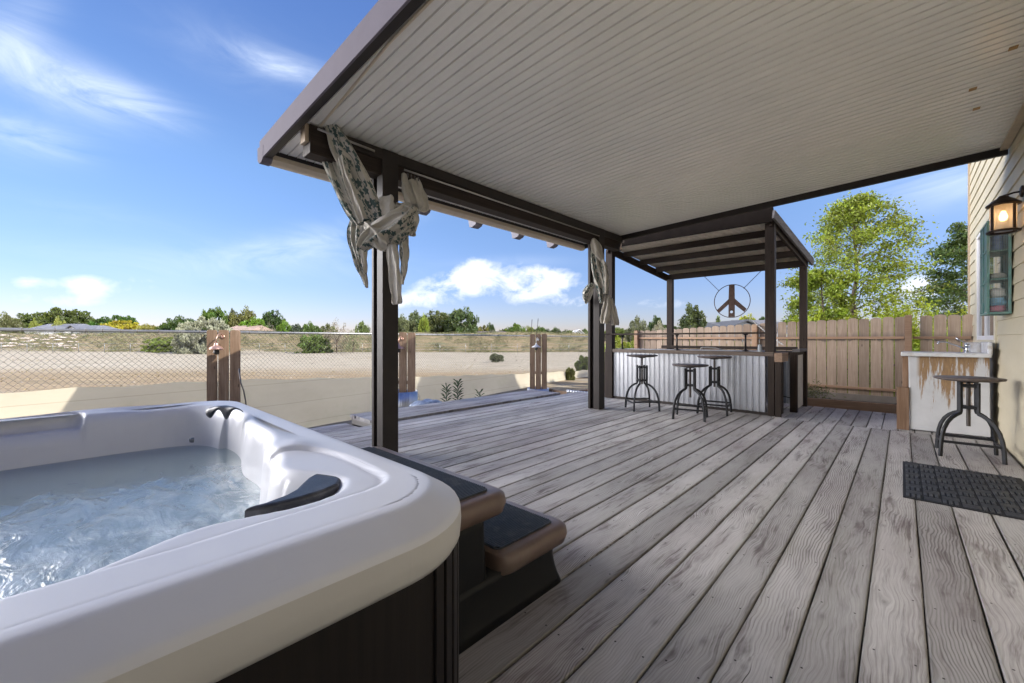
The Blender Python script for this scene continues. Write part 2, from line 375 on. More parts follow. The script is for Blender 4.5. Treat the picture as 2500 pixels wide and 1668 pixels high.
o = dj.build('deck_framing', plain('dark_joist', (.10, .085, .07), .9)); tag(o, kind='structure')
sp = []
for k in range(5):
    sp.append((-6.20+.080+k*.162, .162-.010, 2.93+random.uniform(-.01, .01), 7.25, .035))
for k in range(6):
    sp.append((-6.30+.080+k*.150, .150-.010, -1.0, 2.90, -.105))
pf = boards('deck_platform', sp, M_DECK); tag(pf, kind='structure')
mb = MB(); mb.box((-6.18, 2.945, -.5), (-6.15, 7.24, -.007)); mb.box((-6.15, 2.945, -.104), (-5.40, 2.975, -.007)); mb.box((-6.15, 7.21, -.3), (-5.40, 7.24, -.007))
o = mb.build('platform_skirt', M_DECK); tag(o, kind='structure')
# uv for skirt: simple planar
def boxuv(o, ax=1):
    me = o.data; uv = me.uv_layers.new(name='UVMap')
    for l in me.loops:
        c = me.vertices[l.vertex_index].co
        uv.data[l.index].uv = (c.z-.05, c.y if ax == 1 else c.x)
boxuv(o)

# ---- terrain: one sheet to the horizon ----
GZ = -.5
def sstep(a, b, x): t = np.clip((x-a)/(b-a), 0, 1); return t*t*(3-2*t)
drow = np.concatenate([np.linspace(-40, 0, 12), np.linspace(1, 50, 60), np.linspace(50.6, 66, 46), np.linspace(68, 120, 40), np.geomspace(130, 4000, 26)])
lcol = np.linspace(-1, 1, 181)
def hz(d, l):
    foot = 53+1.6*math.sin(l*.05+1)+1.0*math.sin(l*.21); top = 62
    s = float(sstep(foot, top, d)); n = mnoise.fractal(Vector((l*.09, d*.09, 0)), 1.0, 2.0, 4)
    n2 = mnoise.fractal(Vector((l*.6, d*.6, 3)), 1.0, 2.0, 3)
    hh = 2.15+.35*math.sin(l*.035+2)+(.28*n)
    if l < -25: hh += .35*float(sstep(-25, -50, l))
    z = GZ+s*hh+s*n2*.16+(.05*n+.03*n2)*float(sstep(9, 16, d))
    z -= float(sstep(66, 80, d))*(hh*.75)
    return z
V = []; nl = len(lcol)
for d in drow:
    half = 60+abs(d)*1.7
    for q in lcol:
        l = q*half; p = d*FW+l*RT; V.append((p[0], p[1], hz(d, l)))
F = [(i*nl+j, i*nl+j+1, (i+1)*nl+j+1, (i+1)*nl+j) for i in range(len(drow)-1) for j in range(nl-1)]
me = bpy.data.meshes.new('ground'); me.from_pydata(V, [], F); me.update()
me.polygons.foreach_set('use_smooth', [True]*len(F))
m, t, b = pmat('dry_ground'); co = t.coord('Object')
rc = t.map(co, rot=(0, 0, -YAW)); rx, ry, rz = t.sep(rc)   # rx lateral, ry ahead
big = t.noise(rc, .12, 6, .6, .3); med = t.noise(rc, .9, 6, .65, .5); fine = t.noise(rc, 9, 5, .7); str_ = t.noise(t.map(rc, sc=(.25, 1.6, 1)), 1.3, 6, .7, .6)
sand = t.ramp(t.m('ADD', t.m('MULTIPLY', med, .6), t.m('MULTIPLY', fine, .4)), [(.3, (.225, .198, .152)), (.5, (.315, .285, .225)), (.7, (.385, .353, .287))])
weed = t.ramp(t.m('ADD', t.m('MULTIPLY', str_, .6), t.m('MULTIPLY', fine, .4)), [(.3, (.10, .11, .045)), (.44, (.20, .155, .10)), (.56, (.28, .22, .14)), (.72, (.40, .33, .22))])
nearband = t.m('MULTIPLY', t.ramp(t.m('DIVIDE', ry, 100.0), [(.12, (0, 0, 0)), (.14, (1, 1, 1)), (.20, (1, 1, 1)), (.25, (0, 0, 0))]), t.ramp(t.m('ADD', str_, t.m('MULTIPLY', rx, -.006)), [(.36, (0, 0, 0)), (.50, (1, 1, 1))]))
c = t.mix(nearband, sand, weed)
spots = t.ramp(t.noise(t.map(rc, sc=(.5, 1.5, 1)), 1.3, 5, .8, .2), [(.57, (0, 0, 0)), (.66, (1, 1, 1))]); c = t.mix(t.m('MULTIPLY', spots, .45), c, (.22, .17, .10, 1))
bank = t.ramp(t.m('ADD', t.m('MULTIPLY', str_, .5), t.m('MULTIPLY', t.noise(rc, 3.2, 6, .75, .5), .5)), [(.34, (.075, .085, .045)), (.45, (.14, .14, .075)), (.52, (.21, .165, .10)), (.60, (.27, .215, .14)), (.70, (.38, .32, .23))])
bm_ = t.ramp(t.m('ADD', t.m('DIVIDE', ry, 100.0), t.m('MULTIPLY', med, .012)), [(.532, (0, 0, 0)), (.545, (1, 1, 1))]); c = t.mix(bm_, c, bank)
far = t.ramp(t.m('DIVIDE', ry, 400.0), [(.16, (0, 0, 0)), (.3, (1, 1, 1))]); c = t.mix(far, c, (.16, .17, .07, 1))
soil = t.ramp(med, [(.35, (.12, .09, .065)), (.65, (.22, .17, .12))]); yd = t.ramp(t.m('DIVIDE', ry, 100.0), [(.085, (1, 1, 1)), (.1, (0, 0, 0))])
t.put(b.inputs['Base Color'], c); b.inputs['Roughness'].default_value = .95; b.inputs['Specular IOR Level'].default_value = .1
t.put(b.inputs['Normal'], t.bump(t.m('ADD', fine, t.m('MULTIPLY', med, 2)), .5, .05)); me.materials.append(m)
ground = bpy.data.objects.new('ground', me); C.objects.link(ground); tag(ground, kind='structure')

def height_at(x, y):
    d = FW[0]*x+FW[1]*y; l = RT[0]*x+RT[1]*y; return hz(d, l)

# ---- patio roof ----
M_BROWN = plain('brown_paint', (.031, .025, .022), .5, spec=.3, var=.18, scale=5, bump=.12, bscale=90)
M_BROWN2 = plain('brown_trim_light', (.155, .14, .165), .8, var=.08, scale=4, spec=.1)
M_WOODBR = wood('brown_stained_wood', (.020, .014, .011), (.036, .025, .020), (.058, .042, .034), axis=1, rough=.65)
M_WOODBRX = wood('brown_stained_wood_x', (.020, .014, .011), (.034, .024, .019), (.054, .039, .032), axis=0, rough=.65)
M_WOODBRZ = wood('brown_stained_wood_z', (.022, .015, .012), (.038, .027, .021), (.062, .045, .037), axis=2, rough=.65)
M_CREAM = plain('cream_metal', (.62, .52, .38), .4, var=.05)
def zc(x): return 3.10+.0387*(x+3.765)
roof = root('patio_roof', (-1.9, 4.0, 3.1), 'large lean-to patio roof of ribbed white panels on brown posts, fixed to the yellow house wall', 'patio roof')
m, t, b = pmat('ceiling_enamel'); co = t.coord('Object'); n = t.noise(co, 1.1, 5, .6); nn = t.noise(co, 25, 4, .6)
t.put(b.inputs['Base Color'], t.ramp(t.m('ADD', t.m('MULTIPLY', n, .7), t.m('MULTIPLY', nn, .3)), [(.3, (.80, .775, .72)), (.7, (.87, .845, .79))]))
t.put(b.inputs['Roughness'], t.m('ADD', t.m('MULTIPLY', n, .10), .20)); b.inputs['Specular IOR Level'].default_value = .55
M_CEIL = m
mb = MB(); y = 1.36; P = []
while y < 6.87:
    P += [(y, 0), (y+.040, .0), (y+.0425, .011), (y+.0485, .011), (y+.051, -.005), (y+.057, -.005), (y+.062, 0)]; y += .0862
P.append((6.90, 0))
G = []
for xx in (-4.62, -3.5, -2.4, -1.3, -.2, .834): G.append([(xx, yy, zc(xx)+dz_) for yy, dz_ in P])
mb.grid(G, smooth=False)
mb.build('ceiling_panel', M_CEIL, roof, fix=False)
mb = MB(); mb.hexa([(-4.62, 1.30, zc(-4.62)+.05), (.83, 1.30, zc(.83)+.05), (.83, 6.93, zc(.83)+.05), (-4.62, 6.93, zc(-4.62)+.05)]+[(-4.62, 1.30, zc(-4.62)+.08), (.83, 1.30, zc(.83)+.08), (.83, 6.93, zc(.83)+.08), (-4.62, 6.93, zc(-4.62)+.08)])
mb.build('roof_sheet', plain('roof_white', (.7, .68, .64), .4), roof)
def rake(y0, y1, zl, zh, xa=-4.66, xb=.83, mat=M_BROWN, name='rake_fascia'):
    mb = MB(); mb.hexa([(xa, y0, zc(xa)+zl), (xb, y0, zc(xb)+zl), (xb, y1, zc(xb)+zl), (xa, y1, zc(xa)+zl)]+[(xa, y0, zc(xa)+zh), (xb, y0, zc(xb)+zh), (xb, y1, zc(xb)+zh), (xa, y1, zc(xa)+zh)])
    return mb.build(name, mat, roof, bevel=.003)
rake(1.272, 1.290, -.085, .105, mat=M_BROWN2)
rake(1.292, 1.352, -.080, .10, mat=M_BROWN, name='rake_channel')
rake(1.354, 1.366, -.055, .04, mat=plain('channel_lip', (.25, .22, .19), .4), name='channel_lip')
rake(6.905, 6.955, -.082, .10)
mb = MB(); mb.box((-3.93, 1.42, 2.835), (-3.77, 6.95, 3.085)); mb.build('eave_beam', M_WOODBR, roof, bevel=.004)
mb = MB(); mb.box((-3.765, 1.60, 2.98), (-3.745, 7.0, 3.088)); mb.build('beam_plate', M_BROWN, roof, bevel=.003)
mb = MB(); mb.box((-3.9, 1.385, 2.93), (-3.79, 1.418, 3.09)); mb.build('beam_end_cap', plain('pale_tan_wood', (.42, .33, .24), .7), roof, bevel=.004)
# gutter
mb = MB(); mb.box((-4.58, 1.37, 3.03), (-4.54, 6.95, 3.10)); mb.build('soffit_board', M_BROWN, roof)
mb = MB(); prof = [(-4.545, 3.06), (-4.55, 2.985), (-4.60, 2.955), (-4.66, 2.955), (-4.70, 2.99), (-4.705, 3.06), (-4.70, 3.06), (-4.695, 2.995), (-4.658, 2.962), (-4.602, 2.962), (-4.557, 2.99), (-4.552, 3.06)]
mb.prism([(a, 1.36, c) for a, c in prof], (0, 0, 0), (0, 5.58, 0)); mb.build('gutter', M_CREAM, roof)
mb = MB(); mb.prism([(a, 1.27, c) for a, c in [(-4.54, 3.10), (-4.55, 2.98), (-4.60, 2.948), (-4.67, 2.95), (-4.72, 2.99), (-4.725, 3.12)]], (0, 0, 0), (0, .09, 0)); mb.build('gutter_end_cap', M_BROWN2, roof, bevel=.003)
for k in range(4):
    yy = 3.25+k*.97
    mb = MB(); mb.prism([(-4.71, yy, 3.09), (-4.72, yy, 3.0), (-4.76, yy, 2.95), (-4.84, yy, 2.925), (-4.90, yy, 2.94), (-4.90, yy, 2.965), (-4.93, yy, 3.09)], (0, 0, 0), (0, .14, 0))
    mb.build('rafter_tail', plain('lilac_grey_paint', (.20, .19, .225), .6), roof, bevel=.004)
for x_, y_ in ((.40, 5.06), (.46, 5.52), (.55, 4.55)):  # small brown paper squares on the ceiling
    mb = MB(); z_ = zc(x_); mb.hexa([(x_, y_, z_-.006), (x_+.045, y_, z_-.004), (x_+.045, y_+.05, z_-.004), (x_, y_+.05, z_-.006), (x_, y_, z_-.002), (x_+.045, y_, z_-.0005), (x_+.045, y_+.05, z_-.0005), (x_, y_+.05, z_-.002)]); mb.build('brown_patch', plain('ochre_patch', (.36, .22, .09), .8, var=.2), roof)
M_FLASH = plain('ledger_tan', (.5, .42, .3), .6)
mb = MB(); mb.hexa([(.77, 1.37, zc(.77)-.035), (.832, 1.37, zc(.83)-.035), (.832, 6.9, zc(.83)-.035), (.77, 6.9, zc(.77)-.035), (.77, 1.37, zc(.77)-.006), (.832, 1.37, zc(.83)-.006), (.832, 6.9, zc(.83)-.006), (.77, 6.9, zc(.77)-.006)])
mb.build('ledger_trim', M_FLASH, roof)
def post(y0, name='post'):
    mb = MB(); X0, X1 = -3.965, -3.74
    mb.prism([(X1, y0, 0), (X1, y0+.175, 0), (X0, y0+.175, 0), (X0, y0, 0), (X0+.045, y0, 0), (X0+.045, y0+.06, 0), (X1-.115, y0+.06, 0), (X1-.115, y0, 0), (X1-.095, y0-.001, 0)], (0, 0, .0), (0, 0, 3.09))
    return mb.build(name, M_BROWN, roof, bevel=.005)
post(2.10); post(6.12)
mb = MB(); mb.box((-3.60+.02, 1.44, 3.0), (-3.58, 1.45, 3.01))
# curtain rods
def rod(name, pts, r, label, mat):
    mb = MB(); mb.tube(pts, r, 8); o = mb.build(name, mat); tag(o, label, 'curtain rod'); return o
M_STEEL = plain('dull_steel', (.45, .43, .40), .35, .8, var=.1)
M_DSTEEL = plain('dark_steel', (.13, .12, .115), .4, .7, var=.2)
rod('curtain_rod', [(-3.72, 2.0, 3.02), (-3.70, 1.46, 3.03)], .011, 'short steel curtain rod on the beam beside the tied leaf curtain, left of its post', M_STEEL)
rod('curtain_rod', [(-3.66, 1.47, 3.05), (-2.4, 1.40, 3.115), (-.8, 1.40, 3.18)], .010, 'pale curtain rod running along the near edge of the ceiling', M_CREAM)
rod('curtain_rod', [(-3.70, 2.32, 2.93), (-3.70, 4.2, 2.93), (-3.70, 6.05, 2.93)], .010, 'long steel curtain rod along the beam between the two posts', M_STEEL)

# ---- house ----
house = root('house', (2.5, 2.0, 0), 'pale yellow house with lap siding and white window behind the sink', 'house')
XW = .834; m, t, b = pmat('yellow_siding'); co = t.coord('Object'); n = t.noise(t.map(co, sc=(1, .4, 1)), 2.2, 5, .6); n2 = t.noise(co, 40, 4, .6)
c = t.ramp(n, [(.3, (.50, .44, .31)), (.7, (.58, .52, .385))]); dd = t.ramp(t.noise(co, 1.3, 4, .6), [(.58, (0, 0, 0)), (.75, (1, 1, 1))]); c = t.mix(t.m('MULTIPLY', dd, .3), c, (.33, .32, .29, 1))
t.put(b.inputs['Base Color'], c); b.inputs['Roughness'].default_value = .6; t.put(b.inputs['Normal'], t.bump(n2, .15, .003)); M_SID = m
HY1 = 10.6
WIN = (7.72, 9.6, 1.08, 2.86)   # y0,y1,z0,z1 outer trim
def siding(mb, y0, y1, z0, z1):
    z = math.floor((z0+.3)/.172)*.172-.3
    while z < z1:
        a, c_ = max(z, z0), min(z+.172, z1)
        if c_-a > .004:
            f0 = (a-z)/.172; f1 = (c_-z)/.172
            xa = XW+.0+.014*f0; xb = XW+.014*f1
            mb.addf([(xa, y0, a), (xa, y1, a), (xb, y1, c_), (xb, y0, c_), (XW+.02, y0, a), (XW+.02, y1, a)], [(0, 1, 2, 3), (0, 4, 5, 1)])
        z += .172
mb = MB(); TOP = 4.9
siding(mb, -6, WIN[0], -.3, TOP); siding(mb, WIN[1], HY1, -.3, TOP); siding(mb, WIN[0], WIN[1], -.3, WIN[2]); siding(mb, WIN[0], WIN[1], WIN[3], TOP)
mb.box((XW+.02, HY1-.02, -.4), (6, HY1, TOP)); mb.box((XW+.02, -6, -.4), (6, -5.98, TOP)); mb.box((5.98, -5.98, -.4), (6, HY1-.02, TOP))
z = -.3  # unseen wing added behind the camera, its wall blocks the rear sky
while z < TOP:
    c_ = min(z+.172, TOP); mb.addf([(-3.3, -2.55, z), (XW, -2.55, z), (XW, -2.564, c_), (-3.3, -2.564, c_), (-3.3, -2.57, z), (XW, -2.57, z)], [(0, 3, 2, 1), (0, 1, 5, 4)]); z += .172
mb.box((-3.3, -6, -.4), (XW+.019, -2.57, TOP))
mb.build('wall', M_SID, house, fix=False)
mb = MB(); mb.hexa([(-3.6, -6.35, TOP+.002), (XW-.41, -6.35, TOP+.002), (XW-.41, -2.2, TOP+.002), (-3.6, -2.2, TOP+.002), (-1.6, -4.4, TOP+.9), (XW+.8, -4.4, TOP+.9), (XW+.8, -4.3, TOP+.9), (-1.6, -4.3, TOP+.9)]); mb.build('added_wing_roof', plain('shingle', (.13, .12, .115), .9, bump=.3), house)  # roof of the added, unseen wing
mb = MB(); mb.box((XW-.012, HY1-.09, -.3), (XW+.02, HY1+.012, TOP)); mb.box((XW+.022, HY1+.002, -.3), (XW+.10, HY1+.012, TOP)); mb.build('corner_trim', plain('tan_trim', (.40, .31, .21), .6), house)
mb = MB(); mb.hexa([(XW-.4, -6.3, TOP), (6.4, -6.3, TOP), (6.4, HY1+.35, TOP), (XW-.4, HY1+.35, TOP), (3.6, -2.5, TOP+1.25), (3.7, -2.5, TOP+1.25), (3.7, 7, TOP+1.25), (3.6, 7, TOP+1.25)]); mb.build('roof', plain('shingle', (.13, .12, .115), .9, bump=.3), house)
mb = MB(); y0, y1, z0, z1 = WIN; wd = .09; M_TRIM = plain('cream_trim', (.60, .55, .42), .5, var=.04)
for a, c_ in (((XW-.014, y0, z0), (XW+.02, y0+wd, z1)), ((XW-.014, y1-wd, z0), (XW+.02, y1, z1)), ((XW-.016, y0+wd, z1-wd), (XW+.02, y1-wd, z1)), ((XW-.016, y0+wd, z0), (XW+.02, y1-wd, z0+wd+.02))): mb.box(a, c_)
wf = mb.build('window_trim', M_TRIM, house, bevel=.003)
win = MB(); iy0, iy1, iz0, iz1 = y0+wd, y1-wd, z0+wd+.02, z1-wd; q = .055; M_VINYL = plain('white_vinyl', (.78, .78, .80), .35, var=.02)
for a, c_ in (((XW-.005, iy0, iz0), (XW+.03, iy0+q, iz1)), ((XW-.005, iy1-q, iz0), (XW+.03, iy1, iz1)), ((XW-.006, iy0+q, iz1-q), (XW+.03, iy1-q, iz1)), ((XW-.006, iy0+q, iz0), (XW+.03, iy1-q, iz0+q)), ((XW-.004, (iy0+iy1)/2-.03, iz0+q), (XW+.03, (iy0+iy1)/2+.03, iz1-q))): win.box(a, c_)
wo_ = win.build('window', M_VINYL, house, bevel=.003)
m, t, b = pmat('window_glass'); b.inputs['Base Color'].default_value = (.05, .06, .07, 1); b.inputs['Roughness'].default_value = .04; b.inputs['Specular IOR Level'].default_value = .9
M_GLASS = m
mb = MB(); mb.box((XW+.018, iy0+q, iz0+q), (XW+.024, iy1-q, iz1-q)); mb.build('pane', M_GLASS, wo_)
mb = MB(); mb.box((XW+.03, iy0+q, iz0+q), (XW+.035, iy0+q+.5, iz1-q)); mb.build('curtain', plain('tan_blind', (.45, .33, .24), .8), house)

# ---- wooden picket fence (far side) ----
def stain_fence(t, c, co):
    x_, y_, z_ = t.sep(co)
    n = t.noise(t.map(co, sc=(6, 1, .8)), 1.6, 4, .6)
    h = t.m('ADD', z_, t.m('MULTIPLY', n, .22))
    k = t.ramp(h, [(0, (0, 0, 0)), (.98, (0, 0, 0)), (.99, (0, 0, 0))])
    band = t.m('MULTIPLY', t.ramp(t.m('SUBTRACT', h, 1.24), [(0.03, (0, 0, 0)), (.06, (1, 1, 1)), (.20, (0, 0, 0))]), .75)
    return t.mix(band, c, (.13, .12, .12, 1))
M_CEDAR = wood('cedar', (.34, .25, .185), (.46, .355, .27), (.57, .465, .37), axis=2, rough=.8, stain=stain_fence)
M_CEDARX = wood('cedar_rail', (.33, .20, .13), (.43, .28, .185), (.52, .37, .26), axis=0, rough=.8)
FY = 10.15
fence = root('picket_fence', (-2, FY, 0), 'tall cedar dog-ear picket fence behind the bar and the sink', 'fence')
mb = MB(); x = -5.02
while x < .80:
    w_ = .150; top = 1.60+(x*.022)+random.uniform(-.012, .012) if x > -1.6 else 1.565+(x+1.6)*.045+random.uniform(-.01, .01)
    if .02 < x < .12: x += .16; continue
    c = .028; yb = FY+random.uniform(-.004, .004); lean = random.uniform(-.004, .004)
    P = [(x, yb, .04), (x+w_, yb, .04), (x+w_+lean, yb, top-c), (x+w_-c+lean, yb, top-.006), (x+w_/2+lean, yb, top), (x+c+lean, yb, top-.006), (x+lean, yb, top-c)]
    mb.prism(P, (0, 0, 0), (0, .018, 0)); x += w_+random.uniform(.009, .020)
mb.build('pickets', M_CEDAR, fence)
for z in (.30, 1.245):
    mb = MB(); mb.box((-5.0, FY-.042, z-.045), (-2.36, FY-.003, z+.0)); mb.box((-2.27, FY-.042, z-.045), (.02, FY-.003, z)); mb.box((.13, FY-.042, z-.045), (.82, FY-.003, z)); mb.build('rail', M_CEDARX, fence, bevel=.003)
for x_, h_ in ((-5.1, 1.42), (-2.36, 1.52), (.03, 1.62)):
    mb = MB(); mb.box((x_, FY-.095, -.5), (x_+.092, FY-.003, h_)); mb.build('fence_post', M_CEDARX, fence, bevel=.006)
mb = MB(); mb.box((-1.42, FY-.03, -.06), (.6, FY-.006, .16)); mb.build('kick_board', plain('grey_kick', (.33, .29, .25), .8), fence)
# planter edging by the deck end
o = MB().box((-1.42, 9.42, -.06), (.10, 9.50, .10)).build('planter_board', M_CEDARX, bevel=.004); tag(o, 'new pine edging board beyond the deck end, in front of the picket fence', 'edging board')
o = MB().box((-1.45, 9.5, -.5), (.8, FY-.1, .045)).build('planter_soil', plain('dark_soil', (.085, .065, .05), .95, var=.3, scale=20, bump=.6, bscale=30)); tag(o, kind='structure')

# ---- chain link fence with tarp ----
FA = -7.9; FK = .16
def fl(y): return np.array([FA-FK*y, y])
cl = root('chain_link_fence', (FA, 0, GZ), 'galvanised chain-link fence between the yard and the sandy field', 'fence')
M_GALV = plain('galvanised', (.30, .31, .32), .35, .75, var=.15)
M_WIRE = plain('fence_wire', (.14, .13, .125), .45, .5, var=.2)
ZT = 1.315; Y0, Y1 = -2.2, 17.5; L = math.hypot(1, FK)
ddir = nrm([-FK, 1, 0])
def fp(s, z): return np.array([FA-FK*Y0, Y0, 0])+ddir*s+np.array([0, 0, z])
LEN = (Y1-Y0)*L
mb = MB(); mb.tube([fp(0, ZT), fp(LEN, ZT)], .021, 10)
mb.build('top_rail', M_GALV, cl)
mb = MB()
s_ = .15
while s_ < LEN:
    p = fp(s_, ZT); mb.tube([p-ddir*.004, p+ddir*.004], .0265, 8); s_ += random.uniform(.16, .28)
for k in range(int(LEN/.075)):
    p = fp(k*.075+.03, ZT+.012); mb.tube([p+[0, 0, -.05], p+ddir*.004+[.0, 0, .022]], .0022, 3, False, False)
TIES = mb
pz = .075; Hm = ZT-GZ-.1; n = int(LEN/pz)
for k in range(-int(Hm/pz)-1, n+1):
    for sgn in (1, -1):
        s0 = k*pz; a0, z0_ = s0, 0.0; a1, z1_ = s0+Hm, Hm
        if a0 < 0: z0_ = -a0; a0 = 0
        if a1 > LEN: z1_ -= a1-LEN; a1 = LEN
        if z1_ <= z0_: continue
        if sgn == 1: A, B = fp(a0, GZ+.08+z0_), fp(a1, GZ+.08+z1_)
        else: A, B = fp(a0, GZ+.08+Hm-z0_), fp(a1, GZ+.08+Hm-z1_)
        mb.tube([A, B], .0020, 3, False, False)
mb.build('wire_mesh', M_WIRE, cl, fix=False)
for s_ in (3.85, 7.0, 14.3):
    mb = MB(); p = fp(s_, 0)-np.array([.05, 0, 0]); mb.tube([p+[0, 0, GZ-.1], p+[0, 0, ZT+.0]], .018, 10); mb.build('fence_post', plain('dull_galvanised', (.13, .13, .125), .7, .2), cl)
# tarp
m, t, b = pmat('tan_tarp'); co = t.coord('Object'); n = t.noise(t.map(co, sc=(1, .35, 1)), 1.5, 5, .6); x_, y_, z_ = t.sep(co)
sm = t.m('SUBTRACT', 1.0, t.m('MULTIPLY', t.m('LESS_THAN', t.m('FRACT', t.m('MULTIPLY', z_, 2.6)), .03), .18))
c = t.mix(1.0, t.ramp(n, [(.3, (.40, .36, .28)), (.7, (.48, .44, .35))]), t.comb(sm, sm, sm), 'MULTIPLY')
gr = t.ramp(t.noise(co, .8, 4, .7), [(.52, (0, 0, 0)), (.75, (1, 1, 1))]); c = t.mix(t.m('MULTIPLY', gr, .45), c, (.27, .28, .18, 1))
t.put(b.inputs['Base Color'], c); b.inputs['Roughness'].default_value = .75; t.put(b.inputs['Normal'], t.bump(t.noise(co, 35, 3, .6), .1, .003)); tl_ = t.add('ShaderNodeBsdfTranslucent', i_Color=c); mx_ = t.add('ShaderNodeMixShader', i_0=.42, i_1=b.outputs[0], i_2=tl_.outputs[0]); t.put(t.n['Material Output'].inputs[0], mx_.outputs[0]); M_TARP = m
G = []; ns = 150
for i in range(ns+1):
    y = -2+19*i/ns; p = fl(y); ph = (y*.9) % 1.0; sc_ = -.030*math.sin(PI*ph)*1.0
    ztop = np.interp(y, [-2, -.6, 1.8, 6.0, 10, 15, 17], [.60, .585, .535, .275, .05, -.16, -.2])+sc_
    col = []
    for j in range(9):
        f = j/8; wv = .035*math.sin(y*2.3+f*3)*f+.03*math.sin(y*5.1)*f*(1-f)
        col.append((p[0]+.03+wv+.10*f*f, p[1], ztop*(1-f)+(GZ+.0)*f))
    G.append(col)
o = MB().grid(G).build('privacy_tarp', M_TARP); tag(o, 'tan fabric tarp tied along the lower half of the chain-link fence', 'tarp')

# ================= HOT TUB =================
tub = root('hot_tub', (-1.8, -.45, 0), 'white acrylic hot tub with dark brown cabinet, full of water, in the near left corner', 'hot tub')
m, t, b = pmat('tub_acrylic'); co = t.coord('Object'); n = t.noise(co, 3, 4, .6); fine = t.noise(co, 160, 2, .5); st = t.noise(t.map(co, sc=(40, 6, 40), rot=(0, 0, .5)), 1, 4, .6)
c = t.ramp(n, [(.3, (.625, .63, .66)), (.7, (.67, .675, .70))]); c = t.mix(t.m('MULTIPLY', t.ramp(st, [(.64, (0, 0, 0)), (.72, (1, 1, 1))]), .18), c, (.50, .50, .55, 1))
t.put(b.inputs['Base Color'], c); b.inputs['Roughness'].default_value = .38; b.inputs['Specular IOR Level'].default_value = .38
t.put(b.inputs['Normal'], t.bump(fine, .06, .001)); M_TUB = m
m, t, b = pmat('tub_skirt'); co = t.coord('Object'); n = t.noise(co, 5, 4, .6)  # rim acrylic toned down and warmed, its shade and deck bounce in the colour
t.put(b.inputs['Base Color'], t.ramp(n, [(.3, (.535, .525, .515)), (.7, (.575, .565, .555))])); b.inputs['Roughness'].default_value = .42
t.put(b.inputs['Normal'], t.bump(t.noise(co, 130, 2, .5), .12, .001)); M_SKIRT = m
TX0, TX1, TY0, TY1, TZ = -2.95, -.685, -1.60, .705, .85
OPEN = np.array([(-2.74, -1.35), (-2.76, .05), (-2.74, .36), (-2.64, .50), (-2.42, .55), (-2.20, .545), (-2.02, .50), (-1.90, .48), (-1.75, .49), (-1.62, .475), (-1.53, .435), (-1.48, .425), (-1.40, .43), (-1.33, .40), (-1.27, .385), (-1.21, .395), (-1.14, .44), (-1.07, .468), (-1.035, .462), (-.985, .43), (-.965, .37), (-.968, .31), (-.985, .25), (-1.0, .19), (-.99, .12), (-.95, .045), (-.92, -.02), (-.905, -.10), (-.90, -1.30), (-1.1, -1.42), (-2.5, -1.42)])
def chaikin(P, k=2):
    for _ in range(k):
        Q = np.roll(P, -1, 0); P = np.stack([.75*P+.25*Q, .25*P+.75*Q], 1).reshape(-1, 2)
    return P
OP = chaikin(OPEN, 2)
def sdist(P, X, Y):
    """signed distance (positive inside) of grid points to polygon P"""
    best = np.full(X.shape, 1e9); ins = np.zeros(X.shape, bool)
    for i in range(len(P)):
        a = P[i]; c = P[(i+1) % len(P)]; e = c-a; tt = np.clip(((X-a[0])*e[0]+(Y-a[1])*e[1])/(e@e), 0, 1)
        best = np.minimum(best, np.hypot(X-a[0]-tt*e[0], Y-a[1]-tt*e[1]))
        cond = ((a[1] > Y) != (c[1] > Y)) & (X < (c[0]-a[0])*(Y-a[1])/(c[1]-a[1]+1e-12)+a[0]); ins ^= cond
    return np.where(ins, best, -best)
def rrect(x0, x1, y0, y1, r, n=10):
    P = []
    for cx, cy, a0 in ((x1-r, y1-r, 0), (x0+r, y1-r, 90), (x0+r, y0+r, 180), (x1-r, y0+r, 270)):
        for i in range(n+1): a = R(a0+90*i/n); P.append((cx+r*math.cos(a), cy+r*math.sin(a)))
    return np.array(P)
# upper shell as a fine relief: rim, ledges, steep walls, floor
gx = np.concatenate([np.arange(TX0+.10, -1.7, .016), np.arange(-1.7, TX1-.0965, .0085)]); gy = np.concatenate([np.arange(TY0+.1, -.4, .03), np.arange(-.4, TY1-.098, .0075)])
X, Y = np.meshgrid(gx, gy, indexing='ij')
D = sdist(OP, X, Y)
def ss(a, b_, x): t_ = np.clip((x-a)/(b_-a), 0, 1); return t_*t_*(3-2*t_)
Z = np.full(X.shape, TZ)
Z -= .022*ss(-.026, .010, D)                       # rounded lip
steep = .085-.055*ss(.30, .44, Y)*(X > -2.45)*(X < -1.2); wall = ss(.004, steep, D); Z -= .36*wall
Z -= .16*ss(.18, .34, D)                            # down from the seats to the foot well
# lowered ledge in the near right corner, bounded by the groove
LED = chaikin(np.array([(-1.45, .40), (-1.42, .475), (-1.385, .52), (-1.31, .55), (-1.18, .56), (-1.05, .556), (-.955, .545), (-.915, .49), (-.905, .30), (-.897, .05), (-.892, -.30), (-.89, -1.3), (-1.2, -1.3), (-1.3, .2)]), 2)
DL = sdist(LED, X, Y); Z -= .010*ss(-.012, .012, DL)*(1-wall); Z -= .007*np.exp(-(DL/.007)**2)*(1-wall)
# left far ledge
LL = chaikin(np.array([(-2.838, -1.3), (-2.838, -.05), (-2.825, .0), (-2.79, .03), (-2.70, .03), (-2.66, -.02), (-2.66, -1.3)]), 2)
DLL = sdist(LL, X, Y); far_l = ss(-.012, .014, DLL); Zl = TZ-.065; Z = np.where(DLL > -.012, Z*(1-far_l)+np.minimum(Z, Zl+.12*(X < -2.88)*0)*far_l, Z)
